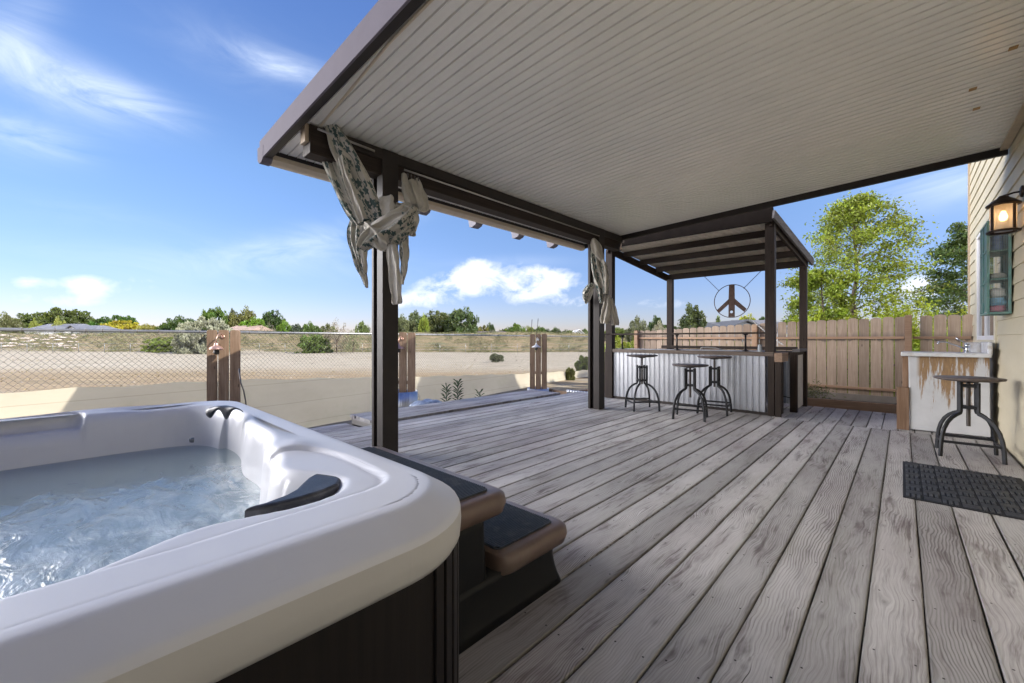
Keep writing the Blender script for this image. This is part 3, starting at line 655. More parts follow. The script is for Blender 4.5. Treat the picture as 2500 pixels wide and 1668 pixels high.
# soft swell along the far rim and a headrest hump on the end wall
Z += .012*np.exp(-((X+2.86)/.05)**2-((Y-.12)/.28)**2) - .014*np.exp(-((X+2.80)/.045)**2-((Y-.30)/.16)**2)*(D < 0)
hump = np.exp(-((X+1.86)/.24)**2-((Y-.50)/.045)**2); Z += .014*hump*(1-wall)
Z -= .020*np.exp(-((X+1.90)/.22)**2-((Y-.575)/.035)**2)*(1-wall)
Z += .012*np.exp(-((X+1.46)/.07)**2-((Y-.50)/.05)**2)*(1-wall)
RR_ = rrect(TX0+.098, TX1-.098, TY0+.098, TY1-.098, .162, 12); DR = sdist(RR_, X, Y); Z = np.where(DR < -.0005, np.minimum(Z, .85)-.05*ss(0, .01, -DR), Z)
mb = MB(); mb.grid(np.stack([X, Y, Z], -1)); mb.build('shell', M_TUB, tub, fix=False)
# rim edge + skirt: sweep of a profile round a rounded rectangle
prof = [(-.14, .8475), (-.10, .8499), (-.079, .8497), (-.071, .8475), (-.065, .844), (-.050, .8345), (-.026, .8195), (-.013, .811), (-.006, .805), (-.001, .795), (.001, .765), (-.002, .735), (-.010, .722), (-.05, .718)]
base = rrect(TX0, TX1, TY0, TY1, .26, 12); nb = len(base)
G = []
for d_, z_ in prof:
    r_ = max(.02, .26+d_); ring = rrect(TX0-d_, TX1+d_, TY0-d_, TY1+d_, r_, 12); G.append([(p[0], p[1], z_) for p in ring]+[(ring[0][0], ring[0][1], z_)])
mb = MB(); mb.grid(G[:10])
mb.build('rim', M_TUB, tub, fix=False)
# corner fill between the square relief and the rounded rim
mb = MB(); r_ = .098; ring = rrect(TX0+.102, TX1-.102, TY0+.102, TY1-.102, r_, 12)
mb2 = MB(); mb2.grid(G[9:]); mb2.build('skirt', M_SKIRT, tub, fix=False)
m, t, b = pmat('cabinet_brown'); co = t.coord('Object'); n = t.noise(t.map(co, sc=(14, 14, .6)), 3, 5, .6)
t.put(b.inputs['Base Color'], t.ramp(n, [(.3, (.008, .006, .0055)), (.7, (.016, .012, .0105))])); b.inputs['Roughness'].default_value = .5; b.inputs['Specular IOR Level'].default_value = .3; t.put(b.inputs['Normal'], t.bump(n, .25, .003)); M_CAB = m
cb = MB(); xf = TX1-.045
ys = [-1.45, -1.2, -.9, -.62, -.40, -.20, -.045, .088, .145, .21, .255, .305, .352, .395, .432]
for a, c_ in zip(ys[:-1], ys[1:]): cb.box((xf-.02, a+.004, .03), (xf, c_-.004, .735))
cb.box((xf-.06, -1.45, .02), (xf-.021, .52, .735))
cc = rrect(TX0+.09, xf+.004, TY0+.09, TY1-.045, .14, 14)
ci = [p for p in cc if p[0] > -1.0 and p[1] > .42]
for i in range(0, len(ci)-1): pass
cb.grid([[(p[0], p[1], .03), (p[0], p[1], .735)] for p in list(cc)+[cc[0]]], smooth=False)
for k in range(7):
    a = R(8+k*12.5); cx, cy = xf+.004-.14, TY1-.045-.14; p = np.array([cx+.1425*math.cos(a), cy+.1425*math.sin(a)])
    tg = np.array([-math.sin(a), math.cos(a)]); nn_ = np.array([math.cos(a), math.sin(a)]); q = [p-tg*.0125-nn_*.01, p+tg*.0125-nn_*.01, p+tg*.0125+nn_*.004, p-tg*.0125+nn_*.004]
    cb.prism([(z[0], z[1], .03) for z in q], (0, 0, 0), (0, 0, .70))
for k in range(11):
    x1 = -.98-.185*k; cb.box((x1-.178, TY1-.048, .03), (x1, TY1-.032, .735))
cb.build('cabinet', M_CAB, tub, bevel=.002, seg=1)
# water
m = bpy.data.materials.new('tub_water'); m.use_nodes = True; t = NT(m.node_tree); t.n.clear(); co = t.coord('Object')
n1 = t.noise(t.map(co, sc=(1, 1.9, 1), rot=(0, 0, .55)), 5.5, 4, .55, .9); n2 = t.noise(t.map(co, sc=(1, 2.6, 1), rot=(0, 0, .7)), 22, 4, .6, .6)
x_, y_, _z = t.sep(co)
act = t.ramp(t.m('ADD', t.m('MULTIPLY', x_, .50), t.m('ADD', t.m('MULTIPLY', n1, .55), .84)), [(.02, (0, 0, 0)), (.50, (1, 1, 1))])
h = t.m('MULTIPLY', t.m('ADD', n1, t.m('MULTIPLY', n2, .30)), t.m('ADD', t.m('MULTIPLY', act, .85), .12))
bmp = t.bump(h, .42, .03)
foam = t.ramp(t.noise(t.map(co, sc=(1, 2.6, 1), rot=(0, 0, .6)), 7, 6, .6, .6), [(.38, (0, 0, 0)), (.72, (1, 1, 1))])
tr = t.add('ShaderNodeBsdfTransparent', i_Color=(.80, .90, .90, 1)); df = t.add('ShaderNodeBsdfDiffuse', i_Color=t.mix(t.m('MULTIPLY', foam, act), (.50, .61, .61, 1), (.80, .85, .87, 1)), i_Normal=bmp)
gl = t.add('ShaderNodeBsdfGlossy', i_Color=(1, 1, 1, 1), i_Roughness=.06, i_Normal=bmp); fr = t.add('ShaderNodeFresnel', i_IOR=1.36, i_Normal=bmp)
mf = t.m('ADD', t.m('ADD', .38, t.m('MULTIPLY', act, .14)), t.m('MULTIPLY', t.m('MULTIPLY', foam, act), .45))
s1 = t.add('ShaderNodeMixShader', i_0=mf, i_1=tr.outputs[0], i_2=df.outputs[0]); s2 = t.add('ShaderNodeMixShader', i_0=fr.outputs[0], i_1=s1.outputs[0], i_2=gl.outputs[0])
t.add('ShaderNodeOutputMaterial', i_Surface=s2.outputs[0]); M_WATER = m
WZ = .655
G = [[(x, y, WZ) for y in np.linspace(-1.5, .6, 12)] for x in np.linspace(-2.88, -.80, 12)]
o = MB().grid(G).build('water', M_WATER); tag(o, kind='structure')
M_BLK = plain('black_foam_pad', (.022, .023, .027), .38, var=.3, scale=30, bump=.15, bscale=200, dirt=(.09, .09, .095, 1), dirts=9)
def pimg(pts, d): return [at(400+a/4.48, 950+b_/4.48, d) for a, b_ in pts]
# far pillow: a wave shaped pad
def loft(rings, name, mat, parent, sub=1):
    mb = MB(); k = len(rings[0]); V = [p for r_ in rings for p in r_]; F = []
    for i in range(len(rings)-1):
        for j in range(k): F.append((i*k+j, i*k+(j+1) % k, (i+1)*k+(j+1) % k, (i+1)*k+j))
    F += [tuple(range(k)), tuple((len(rings)-1)*k+j for j in range(k-1, -1, -1))]; mb.addf(V, F, True); return mb.build(name, mat, parent, sub=sub)
rings = []
for i in range(17):
    s_ = i/16; ang = s_*PI
    u = 455+(870-455)*s_
    top = 238-62*math.sin(ang)**.55+10*s_; lo = top+16+ (112*math.exp(-((s_-.14)/.13)**2)+ 150*math.exp(-((s_-.55)/.13)**2))*1.0
    d0_ = 1.85-.04*s_
    ring = []
    for (fx, fy) in ((0, 0), (.0, .5), (0, 1), (.05, 1.0), (.09, .55), (.10, .02), (.06, -.04)):
        ring.append(at(400+u/4.48, 950+(top+(lo-top)*fy)/4.48, d0_+fx*1.5*(0.25+.75*math.sin(max(.08, min(PI-.08, ang))))))
    rings.append(ring)
loft(rings, 'headrest_pillow', M_BLK, tub)
# near crescent pad
cres = [(850, 1296), (1100, 1235), (1330, 1150), (1440, 1090), (1500, 1030), (1570, 965), (1680, 905), (1790, 893), (1890, 920), (1945, 975), (1915, 1035), (1760, 1105), (1500, 1185), (1250, 1245), (1050, 1282)]
P2 = []
for a, b_ in cres:
    u, v = 400+a/4.48, 950+b_/4.48; dz_ = (828-v)/FPX; dd_ = (.836-EYE)/dz_; P2.append(at(u, v, dd_))
mb = MB(); mb.prism(P2, (0, 0, 0), (0, 0, -.032)); mb.build('headrest_pillow', M_BLK, tub, bevel=.009, seg=3)
M_JET = plain('jet_grey', (.16, .17, .19), .25, .3)
def jet(p, nvec, r):
    mb = MB(); mb.lathe(p, [(r, 0), (r, .006), (r*.86, .014), (r*.62, .016), (r*.55, .004), (r*.3, .004), (r*.26, .012), (.002, .013)], 20, nvec, cap=False); return mb.build('jet', M_JET, tub)
jet((-2.35, .36, .52), (0.15, -.9, .35), .050); jet((-1.62, .40, .60), (.1, -1, .1), .030); jet((-1.52, .36, .52), (.2, -.9, .3), .042); jet((-2.2, -.05, .38), (.5, -.1, .9), .05); jet((-2.45, .392, .72), (0, -1, .1), .012)

# ================= SPA STEPS =================
steps = root('spa_steps', (-1.8, 1.25, 0), 'two-tier spa step of black plastic with brown rims and ribbed black treads, beside the tub', 'steps')
M_SBLK = plain('black_plastic', (.009, .0095, .0105), .5, var=.2, scale=5, spec=.25); M_SBRN = plain('brown_plastic', (.145, .098, .078), .33, var=.12, scale=6, dirt=(.17, .135, .115, 1), dirts=4)
SX0, SX1 = -2.36, -1.235
def smoothbox(x0, x1, y0, y1, z0, z1, r, flare=0.0, name='b', mat=None, nz=6, sub=0):
    rings = []
    for i in range(nz+1):
        f = i/nz; z = z0+(z1-z0)*f; e = flare*(1-f)**2.5
        rings.append([(p[0], p[1], z) for p in rrect(x0-e, x1+e, y0, y1+e, r, 5)])
    return loft(rings, name, mat, steps, sub=sub)
smoothbox(SX0, SX1-.02, .74, 1.66, .0, .20, .06, .03, 'base', M_SBLK)
smoothbox(SX0+.02, SX1-.03, .74, 1.20, .15, .47, .05, .01, 'base', M_SBLK)
def tread(y0, y1, z, th=.10):
    root_ = None; rings = []
    for f, dz_, e in ((0, -th, -.035), (.2, -th*.85, -.006), (.5, -th*.45, .006), (.8, -.014, 0), (.95, -.003, -.014), (1, 0, -.030)):
        rings.append([(p[0], p[1], z+dz_-(.0 if dz_ > -.04 else .014*math.sin((p[0]-SX0)*14)*0)) for p in rrect(SX0-e, SX1+e+.012, y0, y1+e+.01, .075+e*.5, 6)])
    o = loft(rings, 'tread', M_SBRN, steps, sub=0)
    mb = MB(); x = SX0+.05
    ring = rrect(SX0+.06, SX1-.055, y0+.03 if y0 > 1 else y0, y1-.055, .03, 5)
    mb.prism([(p[0], p[1], z) for p in ring], (0, 0, .0), (0, 0, .004))
    while x < SX1-.062:
        e = .012 if (x < SX0+.07 or x > SX1-.08) else 0
        mb.box((x, (y0+.035 if y0 > 1 else y0+.005)+e, z+.0035), (x+.006, y1-.06-e, z+.009)); x += .0125
    mb.build('grip_mat', plain('grip_rubber', (.03, .034, .04), .5, var=.3, scale=12, dirt=(.08, .08, .08, 1), dirts=20), o)
tread(1.245, 1.73, .27); tread(.76, 1.285, .55)

# ================= CURTAINS =================
def leafcloth():
    m, t, b = pmat('leaf_canvas'); uv = t.coord('UV'); u, v, _ = t.sep(uv); co = t.coord('Object')
    base = t.ramp(t.noise(co, 7, 5, .6), [(.3, (.47, .44, .38)), (.7, (.60, .565, .50))])
    band = t.ramp(t.m('ABSOLUTE', t.m('SUBTRACT', t.m('FRACT', t.m('MULTIPLY', u, 1.0)), .5)), [(.20, (1, 1, 1)), (.28, (0, 0, 0))])
    vo = t.add('ShaderNodeTexVoronoi', feature='F1', voronoi_dimensions='2D'); vo.inputs['Randomness'].default_value = .8; vo.inputs['Scale'].default_value = 1
    q = t.comb(t.m('MULTIPLY', t.m('ADD', u, t.m('MULTIPLY', v, .35)), 7), t.m('MULTIPLY', t.m('SUBTRACT', v, t.m('MULTIPLY', u, .2)), 13)); t.put(vo.inputs['Vector'], q)
    px, py, _ = t.sep(vo.outputs['Position']); qx, qy, _ = t.sep(q); dx_ = t.m('SUBTRACT', qx, px); dy_ = t.m('SUBTRACT', qy, py)
    wv = t.m('MULTIPLY', t.m('SINE', t.m('MULTIPLY', t.m('ARCTAN2', dy_, dx_), 5.0)), .10)
    r_ = t.m('SQRT', t.m('ADD', t.m('MULTIPLY', t.m('MULTIPLY', dx_, dx_), 1.0), t.m('MULTIPLY', dy_, dy_)))
    leaf = t.ramp(t.m('ADD', r_, wv), [(.38, (1, 1, 1)), (.42, (0, 0, 0))])
    stem = t.ramp(t.m('ABSOLUTE', t.m('ADD', t.m('SUBTRACT', t.m('FRACT', t.m('MULTIPLY', u, 1.0)), .5), t.m('MULTIPLY', t.m('SINE', t.m('MULTIPLY', v, 26)), .03))), [(.006, (1, 1, 1)), (.010, (0, 0, 0))])
    on = t.m('MULTIPLY', t.ramp(t.noise(t.comb(t.m('MULTIPLY', u, 9), t.m('MULTIPLY', v, 5), .0), 1, 2, .5), [(.36, (0, 0, 0)), (.42, (1, 1, 1))]), band)
    c = t.mix(t.m('MULTIPLY', leaf, on), base, (.085, .125, .12, 1)); c = t.mix(t.m('MULTIPLY', stem, .7), c, (.06, .08, .075, 1))
    t.put(b.inputs['Base Color'], c); b.inputs['Roughness'].default_value = .85; b.inputs['Specular IOR Level'].default_value = .15
    b.inputs['Subsurface Weight'].default_value = 0
    t.put(b.inputs['Normal'], t.bump(t.noise(co, 220, 2, .5), .25, .002)); tl_ = t.add('ShaderNodeBsdfTranslucent', i_Color=c); mx_ = t.add('ShaderNodeMixShader', i_0=.22, i_1=b.outputs[0], i_2=tl_.outputs[0]); t.put(t.n['Material Output'].inputs[0], mx_.outputs[0]); return m
M_CLOTH = leafcloth()
def cloth(name, path, parent, org, sc, d0, folds=4, th=.05, fa=.018, uoff=0.0, seed=0, full=True, twist=0.0, vlen=1.0, du=1.0):
    """gathered cloth as a folded, closed tube along a path surveyed in the photo. path rows: (px, py, width px, extra depth m)"""
    rs = random.Random(seed); P = []
    ph = [rs.uniform(0, 6.28) for _ in range(4)]
    n = 34; K = 96
    pa = np.array(path, float); s_in = np.linspace(0, 1, len(pa)); s_o = np.linspace(0, 1, n)
    def sm(col):
        y = pa[:, col]; r_ = np.interp(s_o, s_in, y)
        for _ in range(2): r_[1:-1] = .25*r_[:-2]+.5*r_[1:-1]+.25*r_[2:]
        return r_
    px, py, wd, dp = sm(0), sm(1), sm(2), sm(3)
    rings = []
    for i in range(n):
        c0 = at(org[0]+px[i]/sc, org[1]+py[i]/sc, d0+dp[i]); a = max(0, i-1); b_ = min(n-1, i+1)
        dx_, dy_ = px[b_]-px[a], py[b_]-py[a]; l = math.hypot(dx_, dy_)+1e-9; nx, ny = -dy_/l, dx_/l
        Wm = wd[i]/sc/FPX*(d0+dp[i]); side = RT*nx+UP*(-ny)
        ring = []
        for k in range(K):
            al = 2*PI*k/K; ca, sa = math.cos(al), math.sin(al); f = s_o[i]
            w_ = Wm/2*ca; crease = fa*1.5*((abs(math.sin(folds*.9*ca+ph[0]+f*1.4*math.sin(ph[3])))-.5)*1.5+(abs(math.sin(folds*1.9*ca+ph[1]-f*1.6))-.5)*.8+.14*math.sin(folds*4*ca+ph[2]+f*6))
            dpt = -sa*th/2*(1-.25*abs(ca))+crease*(1 if sa > 0 else .6)*(1-ca**8)*(min(1, Wm/.12))
            wob = .004*math.sin(f*17+al*3+ph[1])
            ring.append(c0+side*(w_+wob)+FW*dpt)
        rings.append(ring)
    V = [p for r_ in rings for p in r_]; F = []; UVs = []
    for i in range(n-1):
        for j in range(K):
            F.append((i*K+j, i*K+(j+1) % K, (i+1)*K+(j+1) % K, (i+1)*K+j))
            for (ii, jj) in ((i, j), (i, j+1), (i+1, j+1), (i+1, j)): UVs.append((uoff+du*(1-abs(jj/K*2-1)), ii/n*vlen))
    F += [tuple(range(K)), tuple((n-1)*K+j for j in range(K-1, -1, -1))]; UVs += [(uoff, 0)]*K+[(uoff, vlen)]*K
    me = bpy.data.meshes.new(name); off = WL.get(parent, np.zeros(3)); me.from_pydata([tuple(p-off) for p in V], [], F)
    uv = me.uv_layers.new(name='UVMap'); uv.data.foreach_set('uv', [c for p in UVs for c in p]); me.polygons.foreach_set('use_smooth', [True]*len(F)); me.materials.append(M_CLOTH); me.update()
    o = bpy.data.objects.new(name, me); C.objects.link(o); o.parent = parent; WL[o] = off; return o
O1 = (750, 240); S1 = 3.015
cur = root('curtain', tuple(at(930, 560, 3.95)), 'canvas curtain with green leaf print, pulled slantwise and knotted round the near post', 'curtain')
D1 = 3.95
cloth('cloth', [(128, 150, 40, -.25), (130, 210, 80, -.22), (130, 300, 118, -.18), (150, 400, 125, -.14), (205, 540, 120, -.09), (262, 680, 118, -.04), (330, 820, 110, 0), (400, 930, 90, .02)], cur, O1, S1, D1, 2.3, .06, .022, .25, 1)
cloth('cloth', [(160, 150, 46, -.28), (190, 230, 100, -.26), (235, 340, 150, -.24), (300, 460, 170, -.20), (370, 590, 165, -.15), (430, 720, 160, -.10), (480, 830, 165, -.06), (510, 915, 140, -.04)], cur, O1, S1, D1, 1.7, .05, .016, .05, 3, du=.75)
cloth('cloth', [(250, 430, 60, -.24), (300, 600, 90, -.19), (365, 750, 100, -.12), (430, 900, 110, -.06)], cur, O1, S1, D1, 2, .06, .018, .6, 5)
cloth('knot', [(395, 1110, 70, -.02), (440, 1050, 130, -.08), (520, 990, 170, -.12), (600, 950, 185, -.13), (680, 900, 190, -.12), (745, 850, 150, -.09), (790, 800, 90, -.04)], cur, O1, S1, D1, 3.0, .12, .026, .3, 7)
cloth('knot', [(610, 1100, 60, -.06), (640, 1040, 110, -.08), (700, 970, 130, -.08), (745, 900, 130, -.06), (775, 830, 90, -.03)], cur, O1, S1, D1, 2.6, .10, .022, .35, 9)
cloth('knot', [(430, 930, 60, -.05), (470, 960, 120, -.10), (520, 1010, 150, -.13), (560, 1060, 150, -.13), (600, 1090, 90, -.10)], cur, O1, S1, D1, 2.2, .10, .022, .9, 43, du=.4)
cloth('knot', [(650, 800, 60, -.03), (690, 820, 120, -.06), (740, 850, 140, -.08), (770, 900, 120, -.07), (750, 960, 90, -.04)], cur, O1, S1, D1, 2.2, .10, .02, .25, 45)
cloth('loop', [(345, 890, 60, .05), (335, 960, 85, .05), (345, 1050, 100, .05), (375, 1150, 98, .05), (400, 1250, 78, .06), (425, 1340, 38, .07), (440, 1395, 12, .08)], cur, O1, S1, D1+.02, 2.4, .07, .020, .28, 11)
cloth('loop', [(395, 940, 60, -.02), (395, 1020, 82, -.02), (400, 1110, 84, 0), (412, 1200, 60, .02), (425, 1290, 30, .04)], cur, O1, S1, D1, 2, .06, .018, .3, 13)
cloth('loop', [(705, 1000, 70, .03), (712, 1080, 76, .03), (716, 1170, 66, .03), (712, 1260, 46, .03), (700, 1370, 16, .03)], cur, O1, S1, D1+.02, 2, .06, .018, .32, 15)
cloth('tail', [(620, 1075, 70, -.12), (630, 1160, 92, -.14), (640, 1280, 90, -.14), (652, 1400, 84, -.13), (660, 1480, 78, -.13), (664, 1515, 70, -.13)], cur, O1, S1, D1, 1.3, .035, .014, .9, 17, du=.3)
cloth('tail', [(580, 720, 100, -.10), (590, 790, 110, -.11), (600, 860, 95, -.10)], cur, O1, S1, D1, 1.2, .04, .012, .9, 19, du=.3)
cloth('tail', [(768, 905, 60, .05), (778, 960, 52, .05), (776, 1015, 42, .05)], cur, O1, S1, D1+.02, 1.5, .04, .01, .9, 21, du=.3)
mb = MB()
for k in range(6):
    c0 = at(750+(95+k*7)/3.015, 240+(112+((k*37) % 5)*2)/3.015, D1-.27); mb.tube([c0+.022*(math.cos(a)*RT+math.sin(a)*UP)+FW*.01*k for a in np.linspace(0, 2*PI, 13)[:-1]], .0035, 6, closed=True)
c0 = at(750+92/3.015, 240+185/3.015, D1-.25); mb.tube([c0+.055*(math.cos(a)*RT+math.sin(a)*UP*1.15) for a in np.linspace(.9, 5.6, 14)], .009, 8)
mb.build('curtain_ring', M_DSTEEL, cur)
cur2 = root('curtain', tuple(at(1020, 480, 4.15)), 'short bunch of the leaf curtain hanging from the rod just right of the near post', 'curtain')
cloth('cloth', [(712, 556, 30, 0), (722, 640, 60, 0), (745, 720, 80, 0), (770, 790, 78, 0)], cur2, O1, S1, 4.12, 1.5, .05, .014, .9, 23, du=.3)
cloth('cloth', [(775, 600, 90, 0), (800, 670, 110, 0), (825, 750, 130, 0), (845, 805, 110, 0), (835, 835, 60, 0)], cur2, O1, S1, 4.14, 2.0, .05, .016, .9, 25, du=.3)
mb = MB()
for k in range(5):
    c0 = at(750+(715+k*26)/3.015, 240+(560+k*9)/3.015, 4.12); mb.tube([c0+.017*(math.cos(a)*FW+math.sin(a)*UP) for a in np.linspace(0, 2*PI, 13)[:-1]], .004, 6, closed=True)
mb.build('curtain_ring', M_DSTEEL, cur2)
O3 = (1420, 540); S3 = 5.6; D3 = 6.95
cur3 = root('curtain', tuple(at(1455, 650, D3)), 'faded leaf-print curtain tied round the far post beside the bar', 'curtain')
cloth('cloth', [(160, 235, 30, -.03), (175, 300, 130, -.04), (215, 400, 150, -.04), (265, 500, 90, -.03), (290, 560, 40, 0)], cur3, O3, S3, D3-.05, 1.6, .06, .02, .9, 31, du=.3)
cloth('cloth', [(170, 340, 90, 0), (180, 480, 110, -.02), (200, 640, 130, -.02), (240, 800, 150, -.02), (270, 940, 130, -.02), (280, 1040, 110, -.02), (270, 1120, 50, 0)], cur3, O3, S3, D3, 3.0, .10, .024, .2, 33)
cloth('cloth', [(280, 520, 50, -.05), (310, 640, 90, -.05), (330, 760, 90, -.05), (335, 870, 80, -.05), (325, 1000, 80, -.05)], cur3, O3, S3, D3-.03, 2.0, .07, .02, .42, 35)
cloth('tail', [(345, 1010, 70, -.04), (345, 1120, 110, -.05), (335, 1230, 130, -.05), (322, 1330, 140, -.04), (318, 1400, 125, -.04)], cur3, O3, S3, D3, 2.4, .07, .024, .9, 37, du=.3)
cloth('tail', [(395, 1060, 50, -.02), (420, 1160, 80, -.02), (445, 1280, 100, -.02), (462, 1400, 105, -.02), (462, 1425, 100, -.02)], cur3, O3, S3, D3, 1.8, .06, .02, .9, 39, du=.3)
cloth('loop', [(165, 870, 60, .05), (120, 900, 110, 0), (80, 990, 150, .02), (70, 1060, 110, .06), (60, 1130, 25, .1)], cur3, O3, S3, D3+.03, 2.0, .09, .018, .2, 41)

# ================= PERGOLA =================
perg = root('bar_pergola', (-2.8, 8.2, 0), 'brown timber bar shelter with corrugated metal roof sheets over the bar', 'shelter')
M_ROOFMET = metalsheet('aged_sheet', (.74, .68, .58), .5, .25)
M_GALVP = metalsheet('galv_panel', (.56, .57, .59), .27, .85)
def lerp(a, b_, f): return a+(b_-a)*f
def pxl(y): return lerp(-4.36, -3.72, (y-7.45)/1.55)
def pxr(y): return lerp(-1.44, -1.20, (y-7.45)/1.55)
def pz(y): return lerp(3.10, 2.62, (y-7.45)/1.55)
mb = MB(); mb.hexa([(-4.36, 7.40, 3.03), (-1.45, 7.40, 3.015), (-1.45, 7.445, 3.015), (-4.36, 7.445, 3.03), (-4.36, 7.40, 3.235), (-1.45, 7.40, 3.235), (-1.45, 7.445, 3.235), (-4.36, 7.445, 3.235)]); mb.build('header_beam', plain('header_paint', (.017, .013, .011), .85, var=.25, scale=7, spec=.08, bump=.15), perg, bevel=.003)
for y in (7.80, 8.20, 8.60):
    mb = MB(); z = pz(y); mb.box((pxl(y)+.03, y-.02, z-.112), (pxr(y)-.03, y+.02, z-.002)); mb.build('rafter', M_WOODBRX, perg, bevel=.003)
mb = MB(); z = pz(9.0); mb.box((pxl(9)-.03, 8.97, z-.125), (pxr(9)-.025, 9.01, z-.002)); mb.build('rear_beam', M_WOODBRX, perg, bevel=.003)
mb = MB(); a, b_ = (pxl(7.45), 7.45), (pxl(9.0)-.05, 9.0)
mb.bar((a[0], a[1], pz(7.45)-.075), (b_[0], b_[1], pz(9.0)-.075), .04, .14); mb.build('side_beam', M_WOODBR, perg, bevel=.003)
mb = MB(); mb.bar((pxr(7.45), 7.38, pz(7.38)+.0), (pxr(9.1)+.01, 9.12, pz(9.12)+.0), .035, .135)
mb.build('side_board', wood('weathered_board', (.09, .08, .075), (.17, .16, .16), (.24, .235, .24), axis=1), perg, bevel=.003)
mb = MB(); mb.bar((pxr(7.45)-.05, 7.45, pz(7.45)-.075), (pxr(9.0)-.05, 9.0, pz(9.0)-.075), .04, .13); mb.build('side_beam', M_WOODBR, perg, bevel=.003)
# corrugated roof
G = []; nx = 560
for i in range(nx+1):
    f = i/nx; row = []
    for y in (7.455, 7.9, 8.5, 9.14):
        x = lerp(pxl(y)-.04, pxr(y)+.01, f); row.append((x, y, pz(y)+.025+.022*math.sin(f*2*PI*33)))
    G.append(row)
MB().grid(G).build('roof_sheet', M_ROOFMET, perg, fix=False, solid=.002)
def ppost(x0, x1, y0, y1, z0, z1, nm='post', m_=None):
    mb = MB(); mb.box((x0, y0, z0), (x1, y1, z1)); return mb.build(nm, m_ or M_WOODBRZ, perg, bevel=.005)
ppost(-4.43, -4.28, 7.49, 7.62, 0, 3.03); ppost(-1.575, -1.445, 7.47, 7.60, 0.99, 3.02)
ppost(-3.75, -3.63, 8.90, 9.01, .0, 2.5); ppost(-1.345, -1.235, 8.92, 9.03, 0, 2.5)

# ================= BAR =================
bar = root('outdoor_bar', (-3.0, 7.8, 0), 'outdoor bar faced with corrugated galvanised sheet under a dark timber counter', 'bar')
G = []; n = 31; W_ = 2.86
prof = [(0, 0), (.24, 0), (.38, .024), (.62, .024), (.76, 0), (1, 0)]
G = []
for k in range(n):
    for f, dpt in prof[:-1]:
        x = -4.40+W_*(k+f)/n; G.append([(x, 7.565-(x+4.4)*.022-dpt, .045), (x, 7.565-(x+4.4)*.022-dpt, .935)])
MB().grid(G, smooth=False).build('front_panel', M_GALVP, bar, fix=False)
M_CTR = wood('counter_timber', (.07, .052, .042), (.14, .11, .09), (.24, .20, .17), axis=0, rough=.6)
mb = MB(); mb.hexa([(-4.45, 7.50, .935), (-1.45, 7.44, .93), (-1.42, 7.80, .93), (-4.45, 7.85, .935), (-4.45, 7.50, 1.0), (-1.45, 7.44, .995), (-1.42, 7.80, .995), (-4.45, 7.85, 1.0)]); mb.build('counter', M_CTR, bar, bevel=.004)
mb = MB(); mb.box((-4.2, 7.57, 1.0), (-1.62, 7.80, 1.006)); mb.build('counter_top_sheet', plain('pale_counter', (.50, .52, .55), .3, .2), bar)
mb = MB(); mb.hexa([(-4.42, 7.54, 0), (-1.5, 7.475, 0), (-1.5, 7.50, 0), (-4.42, 7.57, 0), (-4.42, 7.54, .045), (-1.5, 7.475, .045), (-1.5, 7.50, .045), (-4.42, 7.57, .045)]); mb.build('base_trim', M_BROWN, bar)
mb = MB(); mb.box((-4.47, 7.52, 0), (-4.405, 7.60, .935)); mb.build('corner_post', M_WOODBRZ, bar, bevel=.003)
mb = MB(); mb.box((-1.535, 7.455, 0), (-1.445, 7.54, .93)); mb.build('corner_post', M_WOODBRZ, bar, bevel=.003)
mb = MB(); mb.box((-1.43, 7.43, 0), (-1.35, 7.47, .84)); mb.box((-1.44, 7.47, .0), (-1.40, 7.9, .84)); mb.build('end_frame', M_WOODBRZ, bar, bevel=.003)
mb = MB(); mb.box((-1.44, 7.43, .845), (-1.335, 7.9, .985)); mb.build('end_rail', wood('tan_timber', (.20, .13, .09), (.30, .21, .15), (.38, .28, .21), axis=1), bar, bevel=.003)
mb = MB(); mb.tube([(-4.46, 7.56, 1.305), (-3.0, 7.55, 1.303), (-1.44, 7.50, 1.30)], .0, 4) if False else None
M_PIPE = plain('black_pipe', (.035, .033, .032), .38, .6, var=.3)
mb = MB(); mb.box((-4.47, 7.49, 1.283), (-1.44, 7.59, 1.312)); mb.build('foot_shelf', M_WOODBRX, bar, bevel=.003)
for x in (-4.075, -2.985, -1.865):
    mb = MB(); mb.tube([(x, 7.54, 1.0), (x, 7.54, 1.283)], .014, 10); mb.lathe((x, 7.54, 1.006), [(.045, 0), (.045, .006), (.02, .009), (.019, .03)], 16); mb.lathe((x, 7.54, 1.262), [(.018, 0), (.04, .016), (.04, .021)], 16); mb.build('rail_support', M_PIPE, bar)
# back counter
mb = MB(); mb.box((-3.85, 8.32, .93), (-1.27, 8.88, .99)); mb.build('back_counter', M_WOODBRX, bar, bevel=.004)
mb = MB(); mb.box((-3.85, 8.85, 1.0), (-1.36, 8.89, 1.06)); mb.build('back_lip', M_WOODBRX, bar, bevel=.003)
G = []
for k in range(27):
    for f, dpt in prof[:-1]:
        x = -3.8+2.45*(k+f)/27; G.append([(x, 8.75-dpt, .05), (x, 8.75-dpt, .93)])
MB().grid(G, smooth=False).build('back_panel', M_GALVP, bar, fix=False)
mb = MB(); mb.box((-1.345, 8.08, 0), (-1.245, 8.16, .985)); mb.build('end_post', M_WOODBRZ, bar, bevel=.004)
mb = MB(); mb.box((-1.33, 8.17, .985), (-1.22, 8.9, 1.03)); mb.build('end_rail', wood('weathered_board', None, None, None), bar, bevel=.003)
mb = MB(); mb.box((-1.30, 8.2, .03), (-1.285, 8.9, .93)); mb.build('side_panel', plain('white_board', (.6, .57, .52), .6), bar)
